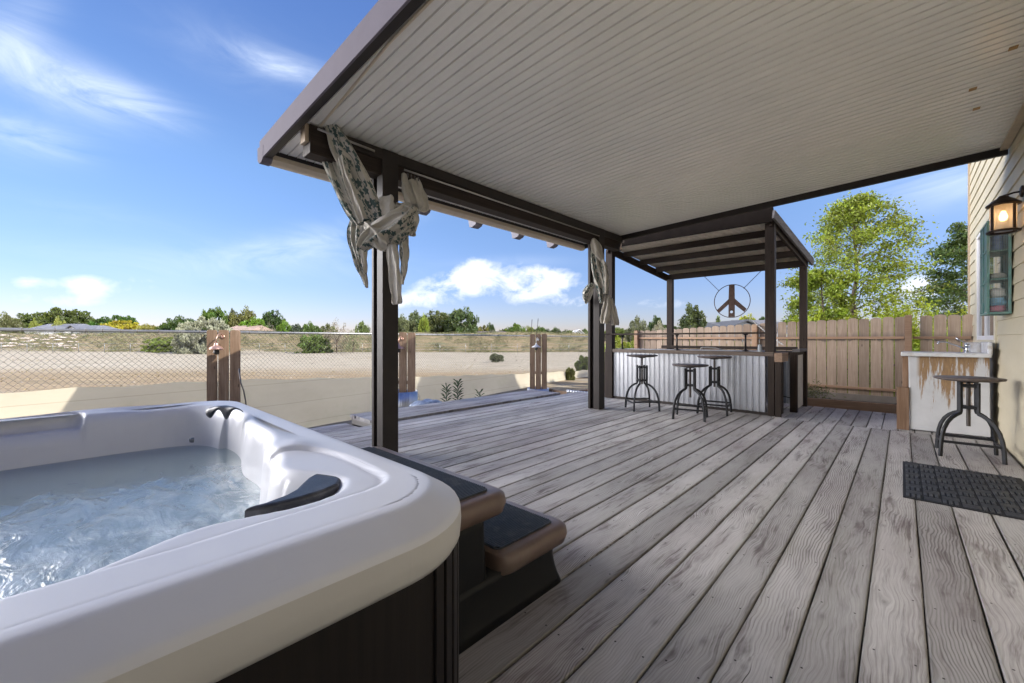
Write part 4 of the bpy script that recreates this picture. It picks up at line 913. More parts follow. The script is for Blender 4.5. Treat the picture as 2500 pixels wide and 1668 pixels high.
mb = MB(); mb.tube([(-1.75, 8.72, .20), (-1.6, 8.70, .19), (-1.45, 8.68, .165), (-1.3, 8.6, .13)], .009, 6); o = mb.build('cable', M_PIPE); tag(o, 'black cable hanging low in the gap behind the bar', 'cable')
# small things on the bar
mb = MB(); mb.lathe((-1.66, 7.55, .996), [(.028, 0), (.034, .02), (.030, .09), (.034, .115), (.030, .115), (.024, .02)], 14, cap=False)
m, t, b = pmat('clear_glass'); b.inputs['Base Color'].default_value = (.55, .6, .63, 1); b.inputs['Roughness'].default_value = .1; b.inputs['Alpha'].default_value = .55; M_CG = m
o = mb.build('glass_jar', M_CG); tag(o, 'small clear glass jar on the bar counter beside its right post', 'jar')
mb = MB(); mb.tube([(-2.62, 7.7, 1.006), (-2.62, 7.7, 1.04), (-2.60, 7.7, 1.052), (-2.5, 7.7, 1.055), (-2.38, 7.7, 1.045), (-2.24, 7.7, 1.012)], .009, 8); o = mb.build('faucet', M_STEEL); tag(o, 'low curved steel tap on the bar counter', 'tap')
# ================= PEACE SIGN =================
M_RUST = plain('rusty_iron', (.075, .045, .035), .7, .3, var=.35, scale=14, bump=.2)
peace = root('peace_sign', (-2.455, 8.94, 1.955), 'rusty metal peace sign in a thin hoop, hanging by two chains from the bar shelter', 'peace sign')
cx_, cz_, rr_ = -2.455, 1.952, .325
mb = MB(); mb.tube([(cx_+rr_*math.cos(a), 8.94, cz_+rr_*math.sin(a)) for a in np.linspace(0, 2*PI, 65)[:-1]], .0075, 6, closed=True); mb.build('hoop', M_RUST, peace)
def plate(P, name):
    mb = MB(); mb.prism([(p[0], 8.935, p[1]) for p in P], (0, 0, 0), (0, .010, 0)); return mb.build(name, M_RUST, peace)
hc = (cx_-.005, cz_-.215); w2 = .054; hole = [(hc[0]+.027*math.cos(a), hc[1]+.027*math.sin(a)) for a in np.linspace(-PI/2, 1.5*PI, 25)]
outer = [(cx_-w2-.006, cz_-.315), (hc[0], cz_-.315)]
mb = MB(); 
L_ = [(cx_-w2-.006, cz_-.315), (hc[0], cz_-.315)]+[(hc[0]-.027*math.sin(a), hc[1]-.027*math.cos(a)) for a in np.linspace(0, PI, 13)]+[(hc[0], cz_+.318), (cx_-w2+.004, cz_+.318), (cx_-w2-.004, cz_+.06)]
R_ = [(hc[0], cz_-.315), (cx_+w2, cz_-.315), (cx_+w2, cz_+.06), (cx_+w2-.004, cz_+.318), (hc[0], cz_+.318)]+[(hc[0]+.027*math.sin(a), hc[1]-.027*math.cos(a)) for a in np.linspace(PI, 0, 13)]
for P_ in (L_, R_): mb.prism([(p[0], 8.935, p[1]) for p in P_], (0, 0, 0), (0, .010, 0))
mb.build('upright_plate', M_RUST, peace)
plate([(cx_-.05, cz_+.05), (cx_-.05, cz_-.055), (cx_-.235, cz_-.225), (cx_-.275, cz_-.165)], 'arm_plate'); plate([(cx_+.05, cz_+.05), (cx_+.262, cz_-.165), (cx_+.222, cz_-.225), (cx_+.05, cz_-.07)], 'arm_plate')
def chain(p, q, name, parent, link=.026, r=.0028, sag=0):
    mb = MB(); p = np.array(p, float); q = np.array(q, float); L_ = np.linalg.norm(q-p); n = int(L_/(link*.78)); d = nrm(q-p)
    for k in range(n):
        f = (k+.5)/n; c = p+(q-p)*f-np.array([0, 0, sag*4*f*(1-f)]); a = nrm(np.cross(d, (0, 1, 0) if k % 2 else (.3, .2, 1)))
        pts = [c+d*link*.5*math.cos(t_)+a*link*.27*math.sin(t_) for t_ in np.linspace(0, 2*PI, 9)[:-1]]; mb.tube(pts, r, 4, closed=True)
    return mb.build(name, M_RUST, parent, fix=False)
chain((-2.69, 8.94, 2.17), (-2.985, 8.96, 2.50), 'chain', peace); chain((-2.245, 8.94, 2.185), (-1.945, 8.96, 2.50), 'chain', peace)
# rope/string light hanging behind right bar post
o = chain(at(1840, 785, 8.6), at(1912, 842, 8.0), 'rope', None, .035, .008, .02); o.data.materials[0] = plain('pale_rope', (.62, .6, .56), .8); tag(o, 'pale twisted rope slanting across the picket fence behind the right bar post', 'rope')

# ================= STOOLS =================
M_SEAT = wood('stool_seat', (.055, .042, .038), (.10, .082, .075), (.16, .14, .135), axis=0, rough=.5); M_IRON = plain('black_iron', (.017, .018, .021), .45, .35, var=.35, scale=20, bump=.1)
def stool(hs, loc, rz, label, group, near=False):
    r0 = root('bar_stool', (0, 0, 0), label, 'stool', group); sw = .215
    mb = MB(); mb.lathe((0, 0, hs), [(.19, -.034), (.21, -.03), (.252, -.020), (.257, -.008), (.253, 0), (.02, 0.002)], 48); mb.build('seat', M_SEAT, r0)
    mb = MB(); mb.lathe((0, 0, hs-.052), [(.06, 0), (.06, .010), (.12, .012), (.12, .018)], 24); mb.build('seat_plate', M_IRON, r0)
    mb = MB(); zb = hs-.50; z = hs-.05; pr = [(.0165, z-zb)]; k = 0; zz = 0; pr = []
    while zz < z-zb: pr += [(.018, zz), (.0145, zz+.004)]; zz += .008
    mb.lathe((0, 0, zb), pr, 12); mb.build('screw', plain('screw_steel', (.09, .08, .075), .4, .8), r0)
    for sx, sy in ((1, 1), (-1, 1), (-1, -1), (1, -1)):
        dx_, dy_ = sx*.7071, sy*.7071; P = []
        for r_, z_ in ((.085, .755), (.085, .46), (.092, .440), (.13, .425), (.18, .395), (.225, .350), (.262, .285), (.285, .21), (.297, .12), (.304, .0)): P.append((dx_*r_, dy_*r_, z_))
        # round off
        Q = [P[0], P[1]]; seg_ = P[1:]
        for i in range(len(seg_)-1): Q += [tuple(.5*(np.array(seg_[i])+np.array(seg_[i+1])))] + [seg_[i+1]]
        mb = MB(); mb.flat(Q, .020, .030, (dx_, dy_, 0.0001)); mb.build('leg', M_IRON, r0, bevel=.003)
    for z in (.72, .50):
        mb = MB(); q = .0601
        for a, c_ in (((q, q), (-q, q)), ((-q, q), (-q, -q)), ((-q, -q), (q, -q)), ((q, -q), (q, q))): mb.bar((a[0], a[1], z), (c_[0], c_[1], z), .012, .028)
        mb.bar((-q, 0, z), (q, 0, z), .05, .014); mb.lathe((0, 0, z-.012), [(.03, 0), (.03, .026)], 16); mb.build('collar', M_IRON, r0)
    q = .205
    for a, c_, z in (((q, q), (-q, q), .155), ((-q, -q), (q, -q), .155), ((-q, q), (-q, -q), .135), ((q, -q), (q, q), .135)):
        mb = MB(); mb.bar((a[0], a[1], z), (c_[0], c_[1], z), .016, .026); mb.build('stretcher', M_IRON, r0, bevel=.002)
    r0.location = loc; r0.rotation_euler = (0, 0, rz); return r0
GS = 'industrial bar stools'
stool(.93, (-3.232, 6.66, 0), R(46), 'industrial stool raised high, leftmost at the corrugated bar', GS)
stool(.815, (-2.343, 6.425, 0), R(14), 'industrial stool with low seat, nearest in front of the bar', GS)
stool(.922, (-2.225, 7.16, 0), R(8), 'industrial stool raised high, rightmost at the bar and partly behind the low one', GS)
stool(.805, (.495, 6.32, 0), R(1), 'industrial stool by the rusty sink cabinet and the yellow wall', GS)

# ================= SINK CABINET =================
sink = root('outdoor_sink', (.4, 7.85, 0), 'white enamel drainboard sink on a rust-stained white cabinet against the yellow wall', 'sink')
m, t, b = pmat('rust_enamel'); co = t.coord('Object'); x_, y_, z_ = t.sep(co)
strk = t.noise(t.comb(t.m('MULTIPLY', x_, 15), 1.0, t.m('MULTIPLY', z_, .9)), 1, 4, .65, .25); det = t.noise(t.comb(t.m('MULTIPLY', x_, 60), 1.0, t.m('MULTIPLY', z_, 9)), 1, 5, .7)
edge = t.m('ADD', strk, t.m('MULTIPLY', t.m('SUBTRACT', z_, .55), .42))
lf = t.ramp(x_, [(.0, (0, 0, 0)), (.01, (0, 0, 0))])
val = t.m('ADD', edge, t.m('MULTIPLY', t.m('SUBTRACT', det, .5), .38))
k = t.ramp(val, [(.52, (0, 0, 0)), (.60, (1, 1, 1))]); k = t.m('MULTIPLY', k, t.ramp(t.m('ADD', x_, .5), [(.23, (0, 0, 0)), (.27, (1, 1, 1))]))
rustc = t.ramp(det, [(.3, (.17, .085, .025)), (.6, (.30, .175, .065))])
wh = t.ramp(t.noise(co, 6, 4, .6), [(.3, (.50, .51, .53)), (.7, (.58, .59, .61))])
t.put(b.inputs['Base Color'], t.mix(t.m('MULTIPLY', k, .92), wh, rustc)); t.put(b.inputs['Roughness'], t.m('ADD', t.m('MULTIPLY', k, .4), .4)); M_RE = m
mb = MB(); mb.hexa([(.072, 7.56, .015), (.775, 7.58, .015), (.775, 8.15, .015), (.072, 8.15, .015), (.06, 7.56, .975), (.765, 7.58, .975), (.765, 8.15, .975), (.06, 8.15, .975)]); mb.build('cabinet', M_RE, sink, bevel=.006)
M_EN = plain('white_enamel', (.66, .67, .69), .22, var=.06, scale=5, dirt=(.42, .36, .30, 1), dirts=6)
G = []
mb = MB(); mb.box((-.015, 7.50, .975), (.775, 8.17, 1.028)); mb.build('drainboard', M_EN, sink, bevel=.012, seg=3)
mb = MB(); mb.prism([(.70, 7.505, 1.028), (.775, 7.505, .985), (.79, 7.505, 1.15), (.775, 7.505, 1.168), (.62, 7.505, 1.160), (.60, 7.505, 1.145), (.60, 7.505, 1.03)], (0, .55, 0), (0, .58, 0)) if False else None
mb = MB(); mb.box((.742, 7.50, 1.0), (.782, 8.17, 1.165)); mb.build('splashback', M_EN, sink, bevel=.014, seg=3)
mb = MB(); mb.box((.60, 8.10, 1.02), (.742, 8.165, 1.16)); mb.build('splashback', M_EN, sink, bevel=.012, seg=3)
M_TIM = wood('raw_timber', (.15, .085, .05), (.27, .17, .11), (.38, .27, .2), axis=2)
mb = MB(); mb.box((-.055, 7.54, .0), (.066, 7.60, .56)); mb.build('side_board', M_TIM, sink, bevel=.004)
mb = MB(); mb.box((.0, 7.58, .56), (.056, 7.66, .972)); mb.build('side_board', M_TIM, sink, bevel=.004)
M_CHR = plain('chrome', (.6, .62, .66), .12, 1.0, var=.05)
fa = root('sink_faucet', (.60, 7.75, 1.03), 'chrome single-lever faucet with long swung spout on the sink', 'faucet')
mb = MB(); mb.lathe((.60, 7.78, 1.028), [(.035, 0), (.033, .01), (.025, .02), (.024, .075), (.028, .08), (.028, .10), (.018, .112)], 18); mb.build('body', M_CHR, fa)
mb = MB(); mb.tube([(.585, 7.78, 1.075), (.50, 7.74, 1.12), (.40, 7.70, 1.165), (.355, 7.69, 1.165), (.335, 7.68, 1.155)], [.010, .009, .009, .010, .012], 10); mb.lathe((.335, 7.68, 1.135), [(.012, 0), (.013, .02)], 12); mb.build('spout', M_CHR, fa)
mb = MB(); mb.tube([(.60, 7.78, 1.135), (.57, 7.78, 1.165), (.53, 7.78, 1.19), (.50, 7.78, 1.215)], [.014, .008, .008, .012], 10); mb.build('lever', M_CHR, fa)

# ================= WALL CABINET =================
cabn = root('wall_cabinet', (.75, 6.95, 1.46), 'narrow teal metal cabinet with mesh sides and shelves, mounted on the wall under the lamp', 'cabinet')
M_TEAL = plain('teal_paint', (.115, .24, .225), .5, var=.15, scale=9, dirt=(.25, .27, .25, 1), dirts=8)
X0, X1, Y0c, Y1c, Z0c, Z1c = .655, .828, 6.70, 7.20, 1.465, 2.46
mb = MB(); q = .022
for x in (X0, X1-q):
    for y in (Y0c, Y1c-q): mb.box((x, y, Z0c), (x+q, y+q, Z1c))
for z in (Z0c, Z1c-q):
    mb.box((X0+q, Y0c+.001, z+.001), (X1-q, Y0c+q, z+q-.001)); mb.box((X0+q, Y1c-q, z+.001), (X1-q, Y1c-.001, z+q-.001)); mb.box((X0+.001, Y0c+q, z+.001), (X0+q, Y1c-q, z+q-.001)); mb.box((X1-q, Y0c+q, z+.001), (X1-.001, Y1c-q, z+q-.001))
mb.build('frame', M_TEAL, cabn, bevel=.002)
for z in (1.475, 1.83, 2.13): mb = MB(); mb.box((X0+.01, Y0c+.015, z), (X1-.01, Y1c-.015, z+.014)); mb.build('shelf', M_TEAL, cabn)
mb = MB()
for z in (1.80, 2.13): mb.box((X0-.004, Y0c+.02, z), (X0+.008, Y1c-.02, z+.018))
mb.box((X0-.004, (Y0c+Y1c)/2-.008, Z0c+.02), (X0+.006, (Y0c+Y1c)/2+.008, Z1c-.02)); mb.build('door_bars', M_TEAL, cabn)
mb = MB(); Ys = Y0c+.004; st_ = .017
k = 0
while X0+.02+k*st_ < X1-.02: mb.box((X0+.02+k*st_, Ys, Z0c+.02), (X0+.02+k*st_+.0018, Ys+.001, Z1c-.02)); k += 1
k = 0
while Z0c+.02+k*st_ < Z1c-.02: mb.box((X0+.02, Ys+.0012, Z0c+.02+k*st_), (X1-.02, Ys+.0022, Z0c+.02+k*st_+.0018)); k += 1
mb.build('wire_mesh', plain('mesh_teal', (.25, .33, .32), .5), cabn)
mb = MB(); mb.box((X0+.006, Y0c+.03, Z0c+.03), (X0+.009, Y1c-.03, Z1c-.03)); mb.build('door_panel', plain('teal_panel', (.10, .19, .19), .35, var=.2), cabn)
mb = MB(); mb.box((X1-.006, Y0c+.03, Z0c+.02), (X1-.003, Y1c-.03, Z1c-.02))
mb.build('back_panel', plain('cab_back', (.32, .31, .26), .8, var=.3), cabn)
def blobthing(name, lab, cat, c, s_, mt, seed, fr=3.5, amp=.25, n=18):
    mb = MB(); G = []
    for i in range(n+1):
        th = PI*i/n; row = []
        for j in range(2*n+1):
            ph = 2*PI*j/(2*n); d = np.array([math.sin(th)*math.cos(ph), math.sin(th)*math.sin(ph), math.cos(th)]); d2_ = np.sign(d)*np.abs(d)**.6
            k_ = 1+amp*mnoise.noise(Vector(d*fr)+Vector((seed, 0, 0))); row.append(np.array(c)+d2_*np.array(s_)*k_)
        G.append(row)
    mb.grid(G); o = mb.build(name, mt); tag(o, lab, cat); return o
blobthing('plastic_bag', 'crumpled pink plastic bag at the bottom of the teal wall cabinet', 'bag', (.735, 6.79, 1.525), (.060, .06, .035), plain('pink_bag', (.60, .25, .36), .4, var=.3, scale=18), 3)
blobthing('plastic_bag', 'crumpled light blue plastic bag on top of the pink one in the teal cabinet', 'bag', (.735, 6.79, 1.60), (.060, .06, .045), plain('blue_bag', (.22, .42, .62), .4, var=.3, scale=18), 5)
blobthing('plastic_bag', 'white plastic bag leaning on the blue one in the teal cabinet', 'bag', (.74, 6.79, 1.695), (.055, .06, .05), plain('white_bag', (.62, .62, .62), .4, var=.15, scale=18), 9)
blobthing('folded_cloth', 'grey folded cloth on the middle shelf of the teal cabinet', 'cloth', (.74, 6.80, 1.875), (.060, .07, .03), plain('grey_cloth', (.45, .45, .45), .8, var=.2, scale=12), 11)
mb = MB(); mb.box((.69, 6.76, 1.846), (.765, 6.86, 1.852)); 
mb = MB(); mb.lathe((.735, 6.80, 2.146), [(.045, 0), (.046, .01), (.046, .15), (.036, .16)], 24); o = mb.build('storage_tub', plain('blue_label', (.16, .24, .46), .35, var=.3, scale=25)); tag(o, 'blue and white tub on the top shelf of the teal cabinet', 'tub')
mb = MB(); mb.lathe((.735, 6.80, 2.308), [(.048, 0), (.048, .018), (.04, .024)], 24); mb.build('lid', plain('white_plastic', (.7, .7, .7), .35), o)

# ================= WALL LANTERN =================
lan = root('wall_lantern', (.83, 6.19, 2.60), 'bronze wall lantern with seeded glass and a glowing filament bulb, on the yellow wall', 'lantern')
M_BRZ = plain('bronze', (.045, .032, .026), .42, .7, var=.3, scale=12); cx_, cy_ = .712, 6.19
mb = MB(); mb.lathe((.834, cy_, 2.605), [(.001, 0), (.055, 0), (.055, .012), (.035, .020), (.02, .022)], 28, (-1, 0, 0)); mb.build('wall_plate', M_BRZ, lan)
mb = MB(); mb.tube([(.82, cy_, 2.605), (.78, cy_, 2.605), (.74, cy_, 2.595), (cx_, cy_, 2.588)], .009, 10); mb.build('arm', M_BRZ, lan)
mb = MB(); mb.lathe((cx_, cy_, 2.49), [(.110, 0), (.118, .008), (.116, .018), (.10, .030), (.075, .056), (.045, .075), (.03, .098), (.012, .102)], 40); mb.build('cap', M_BRZ, lan)
mb = MB(); mb.lathe((cx_, cy_, 2.232), [(.085, .004), (.112, 0), (.114, .018), (.098, .026), (.085, .014)], 40, cap=False); mb.build('base_ring', M_BRZ, lan)
for k in range(4):
    a = R(38+90*k); p = np.array([cx_+.098*math.cos(a), cy_+.098*math.sin(a)]); mb = MB(); mb.bar((p[0], p[1], 2.25), (p[0], p[1], 2.495), .022, .007, up=(math.cos(a), math.sin(a), 0)); mb.build('strap', M_BRZ, lan)
m = bpy.data.materials.new('seeded_glass'); m.use_nodes = True; t = NT(m.node_tree); t.n.clear()
tr = t.add('ShaderNodeBsdfTransparent', i_Color=(.93, .92, .90, 1)); df = t.add('ShaderNodeBsdfTranslucent', i_Color=(.75, .73, .70, 1)); gl = t.add('ShaderNodeBsdfGlossy', i_Roughness=.08); fr = t.add('ShaderNodeFresnel', i_IOR=1.45)
s1 = t.add('ShaderNodeMixShader', i_0=.45, i_1=tr.outputs[0], i_2=df.outputs[0]); s2 = t.add('ShaderNodeMixShader', i_0=fr.outputs[0], i_1=s1.outputs[0], i_2=gl.outputs[0]); t.add('ShaderNodeOutputMaterial', i_Surface=s2.outputs[0])
mb = MB(); mb.lathe((cx_, cy_, 2.25), [(.088, 0), (.088, .245)], 40, cap=False); mb.build('glass', m, lan)
def emit(name, col, s_):
    m = bpy.data.materials.new(name); m.use_nodes = True; t = NT(m.node_tree); t.n.clear(); e = t.add('ShaderNodeEmission', i_Color=(*col, 1), i_Strength=s_); t.add('ShaderNodeOutputMaterial', i_Surface=e.outputs[0]); return m
mb = MB(); mb.lathe((cx_, cy_, 2.44), [(.016, 0), (.018, .05)], 16); mb.build('socket', M_BRZ, lan)
mb = MB(); mb.lathe((cx_, cy_, 2.345), [(.002, 0), (.018, .006), (.028, .028), (.028, .05), (.018, .08), (.013, .095)], 20); mb.build('bulb', emit('bulb_glow', (1.0, .55, .20), 3.2), lan)
mb = MB()
for dx_ in (-.009, .0, .009): mb.tube([(cx_+dx_, cy_+dx_*.5, 2.365), (cx_+dx_, cy_+dx_*.5, 2.42)], .0022, 5)
mb.build('filament', emit('filament_glow', (1.0, .75, .42), 45), lan)
pl = bpy.data.lights.new('lantern_light', 'POINT'); pl.energy = 7; pl.color = (1, .62, .32); pl.shadow_soft_size = .03; po = bpy.data.objects.new('lantern_light', pl); C.objects.link(po); po.parent = lan; WL[po] = WL[lan]; po.location = (cx_-.83, 0, 2.385-2.60)

# ================= DOOR MAT =================
mat_ = root('door_mat', (.35, 4.93, 0), 'dark rubber door mat with woven basket pattern on the deck boards', 'door mat')
M_RUB = plain('mat_rubber', (.030, .033, .040), .5, var=.35, scale=9, bump=.3, bscale=120, dirt=(.07, .068, .062, 1), dirts=7)
mx0, mx1, my0, my1 = .003, .74, 4.31, 5.565
mb = MB(); mb.box((mx0, my0, .0), (mx1, my1, .008)); mb.build('base', plain('mat_base', (.009, .0095, .012), .7), mat_, bevel=.003)
mb = MB(); cw = .098; nx_ = int((mx1-mx0-.03)/cw); ny_ = int((my1-my0-.03)/cw)
for i in range(nx_+1):
    for j in range(ny_+1):
        x, y = mx0+.018+i*cw, my0+.018+j*cw; e = .088; xe = min(x+e, mx1-.015); ye = min(y+e, my1-.012)
        if xe-x < .02 or ye-y < .02: continue
        if (i+j) % 2:
            k = 0
            while y+k*.0225+.014 < ye: mb.box((x, y+k*.0225, .0075), (xe, y+k*.0225+.0125, .0150)); k += 1
        else:
            k = 0
            while x+k*.030+.02 < xe+.006: mb.box((x+k*.030, y, .0075), (min(x+k*.030+.018, xe), ye, .0165)); k += 1
mb.build('pattern', M_RUB, mat_, bevel=.0012, seg=1)

# ================= LAMP BOARDS, PLANTERS, YARD =================
M_PLK = wood('old_plank', (.12, .078, .05), (.22, .15, .10), (.31, .235, .175), axis=2, rough=.85)
COP = plain('copper_shade', (.50, .32, .25), .35, .75, var=.2); WHT = plain('white_shade', (.6, .6, .58), .4, var=.1)
def panel(c, w, ztop, zbot, rz, label, lamp_lab, lamp_col, lamp_dz, shade, planter=None):
    """three upright boards with a lamp; c = foot centre (x, y)"""
    e = np.array([math.cos(rz), math.sin(rz), 0]); nrmv = np.array([math.sin(rz), -math.cos(rz), 0])
    r0 = root('lamp_board', (c[0], c[1], zbot), label, 'board screen', 'three-board lamp screens along the yard fence'); bw = w/3-.016; c3 = np.array([c[0], c[1], 0.0])
    for k in range(3):
        x0 = -w/2+k*(bw+.024); hh = ztop-random.uniform(0, .012); mb = MB(); q = .022
        P = [c3+e*x0+[0, 0, zbot], c3+e*(x0+bw)+[0, 0, zbot], c3+e*(x0+bw)+[0, 0, hh-q], c3+e*(x0+bw-q)+[0, 0, hh], c3+e*(x0+q)+[0, 0, hh], c3+e*x0+[0, 0, hh-q]]
        mb.prism(P, nrmv*0, -nrmv*.022); mb.build('board', M_PLK, r0, bevel=.003)
    mb = MB(); mb.bar(c3+e*(-w/2+.02)-nrmv*.038+[0, 0, zbot+.5], c3+e*(w/2-.02)-nrmv*.038+[0, 0, zbot+.5], .03, .07); mb.build('batten', M_PLK, r0)
    lz = ztop-lamp_dz; out = .17
    l0 = root('barn_lamp', tuple(c3+nrmv*.01+[0, 0, lz]), lamp_lab, 'lamp', 'barn lamps on the board screens')
    mb = MB(); p0 = c3+[0, 0, lz+.20]; mb.tube([p0, p0+nrmv*.05+[0, 0, .05], p0+nrmv*.11+[0, 0, .045], p0+nrmv*out+[0, 0, -.02], p0+nrmv*out+[0, 0, -.09]], .008, 8); mb.lathe(p0, [(.03, 0), (.03, .012), (.012, .016)], 16, nrmv); mb.build('gooseneck', lamp_col, l0)
    pc = c3+nrmv*out+[0, 0, lz]
    if shade == 'dome': pr = [(.092, 0), (.096, .003), (.092, .018), (.072, .045), (.040, .062), (.030, .07), (.028, .10), (.014, .115)]
    else: pr = [(.125, 0), (.127, .004), (.075, .034), (.04, .055), (.025, .072), (.022, .10), (.010, .11)]
    mb = MB(); mb.lathe(pc, pr+[(r_*.96, z_-.003) for r_, z_ in reversed(pr[:-2])], 28, cap=False); mb.build('shade', lamp_col, l0)
    mb = MB(); mb.lathe(pc+[0, 0, -.075], [(.012, 0), (.030, .01), (.034, .03), (.034, .06), (.025, .085)], 16); mb.build('bulb_jar', plain('smoky_glass', (.07, .07, .065), .15), l0)
    mb = MB()
    for k in range(4):
        a = PI/4+k*PI/2; d = np.array([math.cos(a), math.sin(a), 0]); mb.tube([pc+d*.04, pc+d*.045+[0, 0, -.05], pc+d*.03+[0, 0, -.09]], .003, 5)
    mb.tube([pc+np.array([.045*math.cos(a), .045*math.sin(a), -.045]) for a in np.linspace(0, 2*PI, 17)[:-1]], .003, 5, closed=True); mb.build('cage', M_DSTEEL, l0)
    if planter:
        pz_, R_ = planter; q0 = root('planter', (c[0], c[1], GZ), planter_lab.pop(0), 'planter', 'corrugated planters'); mb = MB(); G = []
        for k in range(129):
            a = 2*PI*k/128; rr__ = R_+.006*math.sin(a*40); G.append([(c[0]+rr__*math.cos(a), c[1]+rr__*math.sin(a), z) for z in (GZ, pz_)])
        mb.grid(G); mb.build('wall', M_GALVP, q0, solid=.002)
        mb = MB(); mb.lathe((c[0], c[1], pz_-.06), [(R_-.012, 0), (.01, .02)], 32); mb.build('soil', plain('dark_soil', None), q0)
    return r0
planter_lab = ['corrugated metal planter at the foot of the middle lamp board, behind the near post', 'corrugated metal planter at the foot of the farthest lamp board']
P1 = at(545, 806, 6.55); P2_ = at(983, 811, 8.6); P3 = at(1314, 815, 11.0)
panel((P1[0], P1[1]), .50, 1.345, GZ, R(48), 'three weathered boards with a copper lamp, left of the near post behind the hot tub', 'copper barn lamp with cage on the leftmost board screen', COP, .31, 'dome')
panel((P2_[0], P2_[1]), .56, 1.345, -.2, R(30), 'three weathered boards with a flat copper lamp, just right of the near post', 'copper barn lamp with flat shade on the board screen just right of the near post', COP, .34, 'flat', (.125, .30))
panel((P3[0], P3[1]), .47, 1.345, -.2, R(22), 'three pale weathered boards with a white lamp, farthest screen near the far post', 'white barn lamp with flat shade on the farthest board screen', WHT, .36, 'flat', (-.10, .285))
mb = MB(); p = at(584, 906, 6.45); mb.tube([at(583, 900, 6.5), at(588, 935, 6.45), at(595, 955, 6.45), at(600, 980, 6.45), at(603, 1010, 6.5)], .011, 6); o = mb.build('cable', M_DSTEEL); tag(o, 'thick dark cable hanging beside the leftmost lamp board', 'cable')
mb = MB(); mb.tube([at(1016, 955, 8.5), at(1022, 962, 8.5), at(1026, 975, 8.5), at(1025, 990, 8.5)], .006, 5); o = mb.build('wire', M_STEEL); tag(o, 'thin curved wire beside the planter right of the near post', 'wire')
mb = MB(); q = P3+0; c_ = at(1344, 950, 11); mb.lathe((c_[0], c_[1], GZ), [(.06, 0), (.06, .36), (.05, .375), (.01, .38)], 14); o = mb.build('wooden_stake', M_PLK); tag(o, 'short round wooden stake beside the farthest corrugated planter', 'stake')
# border boards + scalloped edging at far deck corner
a = at(1352, 953, 11.0); b_ = at(1395, 957, 10.4); c2 = at(1480, 953, 11.2)
mb = MB(); mb.bar((a[0], a[1], -.22), (b_[0], b_[1], -.22), .05, .16); o = mb.build('border_board', M_PLK); tag(o, 'weathered border board right of the farthest planter', 'border board')
mb = MB(); mb.bar((b_[0], b_[1], -.20), (c2[0]-.2, c2[1]+.4, -.20), .05, .16); o = mb.build('border_board', M_CEDARX); tag(o, 'pale sunlit border board beyond the deck corner beside the far post', 'border board')
mb = MB(); G = []
for k in range(121): x = -5.75+k*.011; G.append([(x, 7.97+.012*math.sin(k*.9), -.1), (x, 7.97+.012*math.sin(k*.9), .015+.0*k)])
mb.grid(G); o = mb.build('corrugated_edging', M_GALVP, solid=.002); tag(o, 'strip of corrugated metal edging standing along the far deck end', 'edging')
# blue tarp bundle
mb = MB(); G = []
for i in range(25):
    f = i/24; row = []
    cc_ = at(1000+ (1078-1000)*f, 985-9*f, 7.9); wdt = .03+.10*math.sin(PI*min(1, f*1.05))**.7
    for j in range(17):
        a_ = 2*PI*j/16; row.append(cc_+np.array([FW[0], FW[1], 0])*wdt*1.6*math.cos(a_)+UP*(wdt*.62*math.sin(a_)*(1+.25*math.sin(f*19+a_*3)))-UP*.05)
    G.append(row)
mb.grid(G); o = mb.build('folded_tarp', plain('blue_grey_tarp', (.30, .36, .46), .5, var=.35, scale=14, bump=.3)); tag(o, 'crumpled blue-grey tarp bundle lying behind the platform edge', 'tarp')
# lily shoots
M_LILY = plain('lily_green', (.035, .075, .020), .5, var=.3, scale=20)
def shoot(c, h, label, nleaf):
    r0 = root('lily_shoot', (c[0], c[1], c[2]), label, 'plant', 'leafy shoots by the tarp'); mb = MB(); mb.tube([c, c+[0, 0, h]], [.008, .005], 6); mb.build('stem', M_LILY, r0); mb = MB()
    for k in range(nleaf):
        f = k/nleaf; a = k*2.4; z = h*(.35+.65*f); l = .15*(1-.3*f); d = np.array([math.cos(a), math.sin(a), 0]); s_ = np.array([-d[1], d[0], 0])*.011; up = .35+1.0*f
        p0 = c+[0, 0, z]; p1 = p0+d*l*.6+[0, 0, l*up*.55]; p2 = p0+d*l+[0, 0, l*up*.62]
        mb.addf([p0-s_*.5, p0+s_*.5, p1+s_, p2, p1-s_], [(0, 1, 2, 3, 4)])
    mb.build('leaves', M_LILY, r0, fix=False)
GR = GZ
for u, vt, vb, d, lab, nl_ in ((1090, 945, 978, 7.9, 'green lily shoot, left of the tall pair by the tarp', 44), (1118, 933, 976, 8.0, 'tallest green lily shoot against the shaded tarp', 56), (1171, 956, 968, 8.6, 'smallest lily shoot, just showing above the platform', 22)):
    top = at(u, vt, d); shoot(np.array([top[0], top[1], GZ]), top[2]-GZ, lab, nl_)

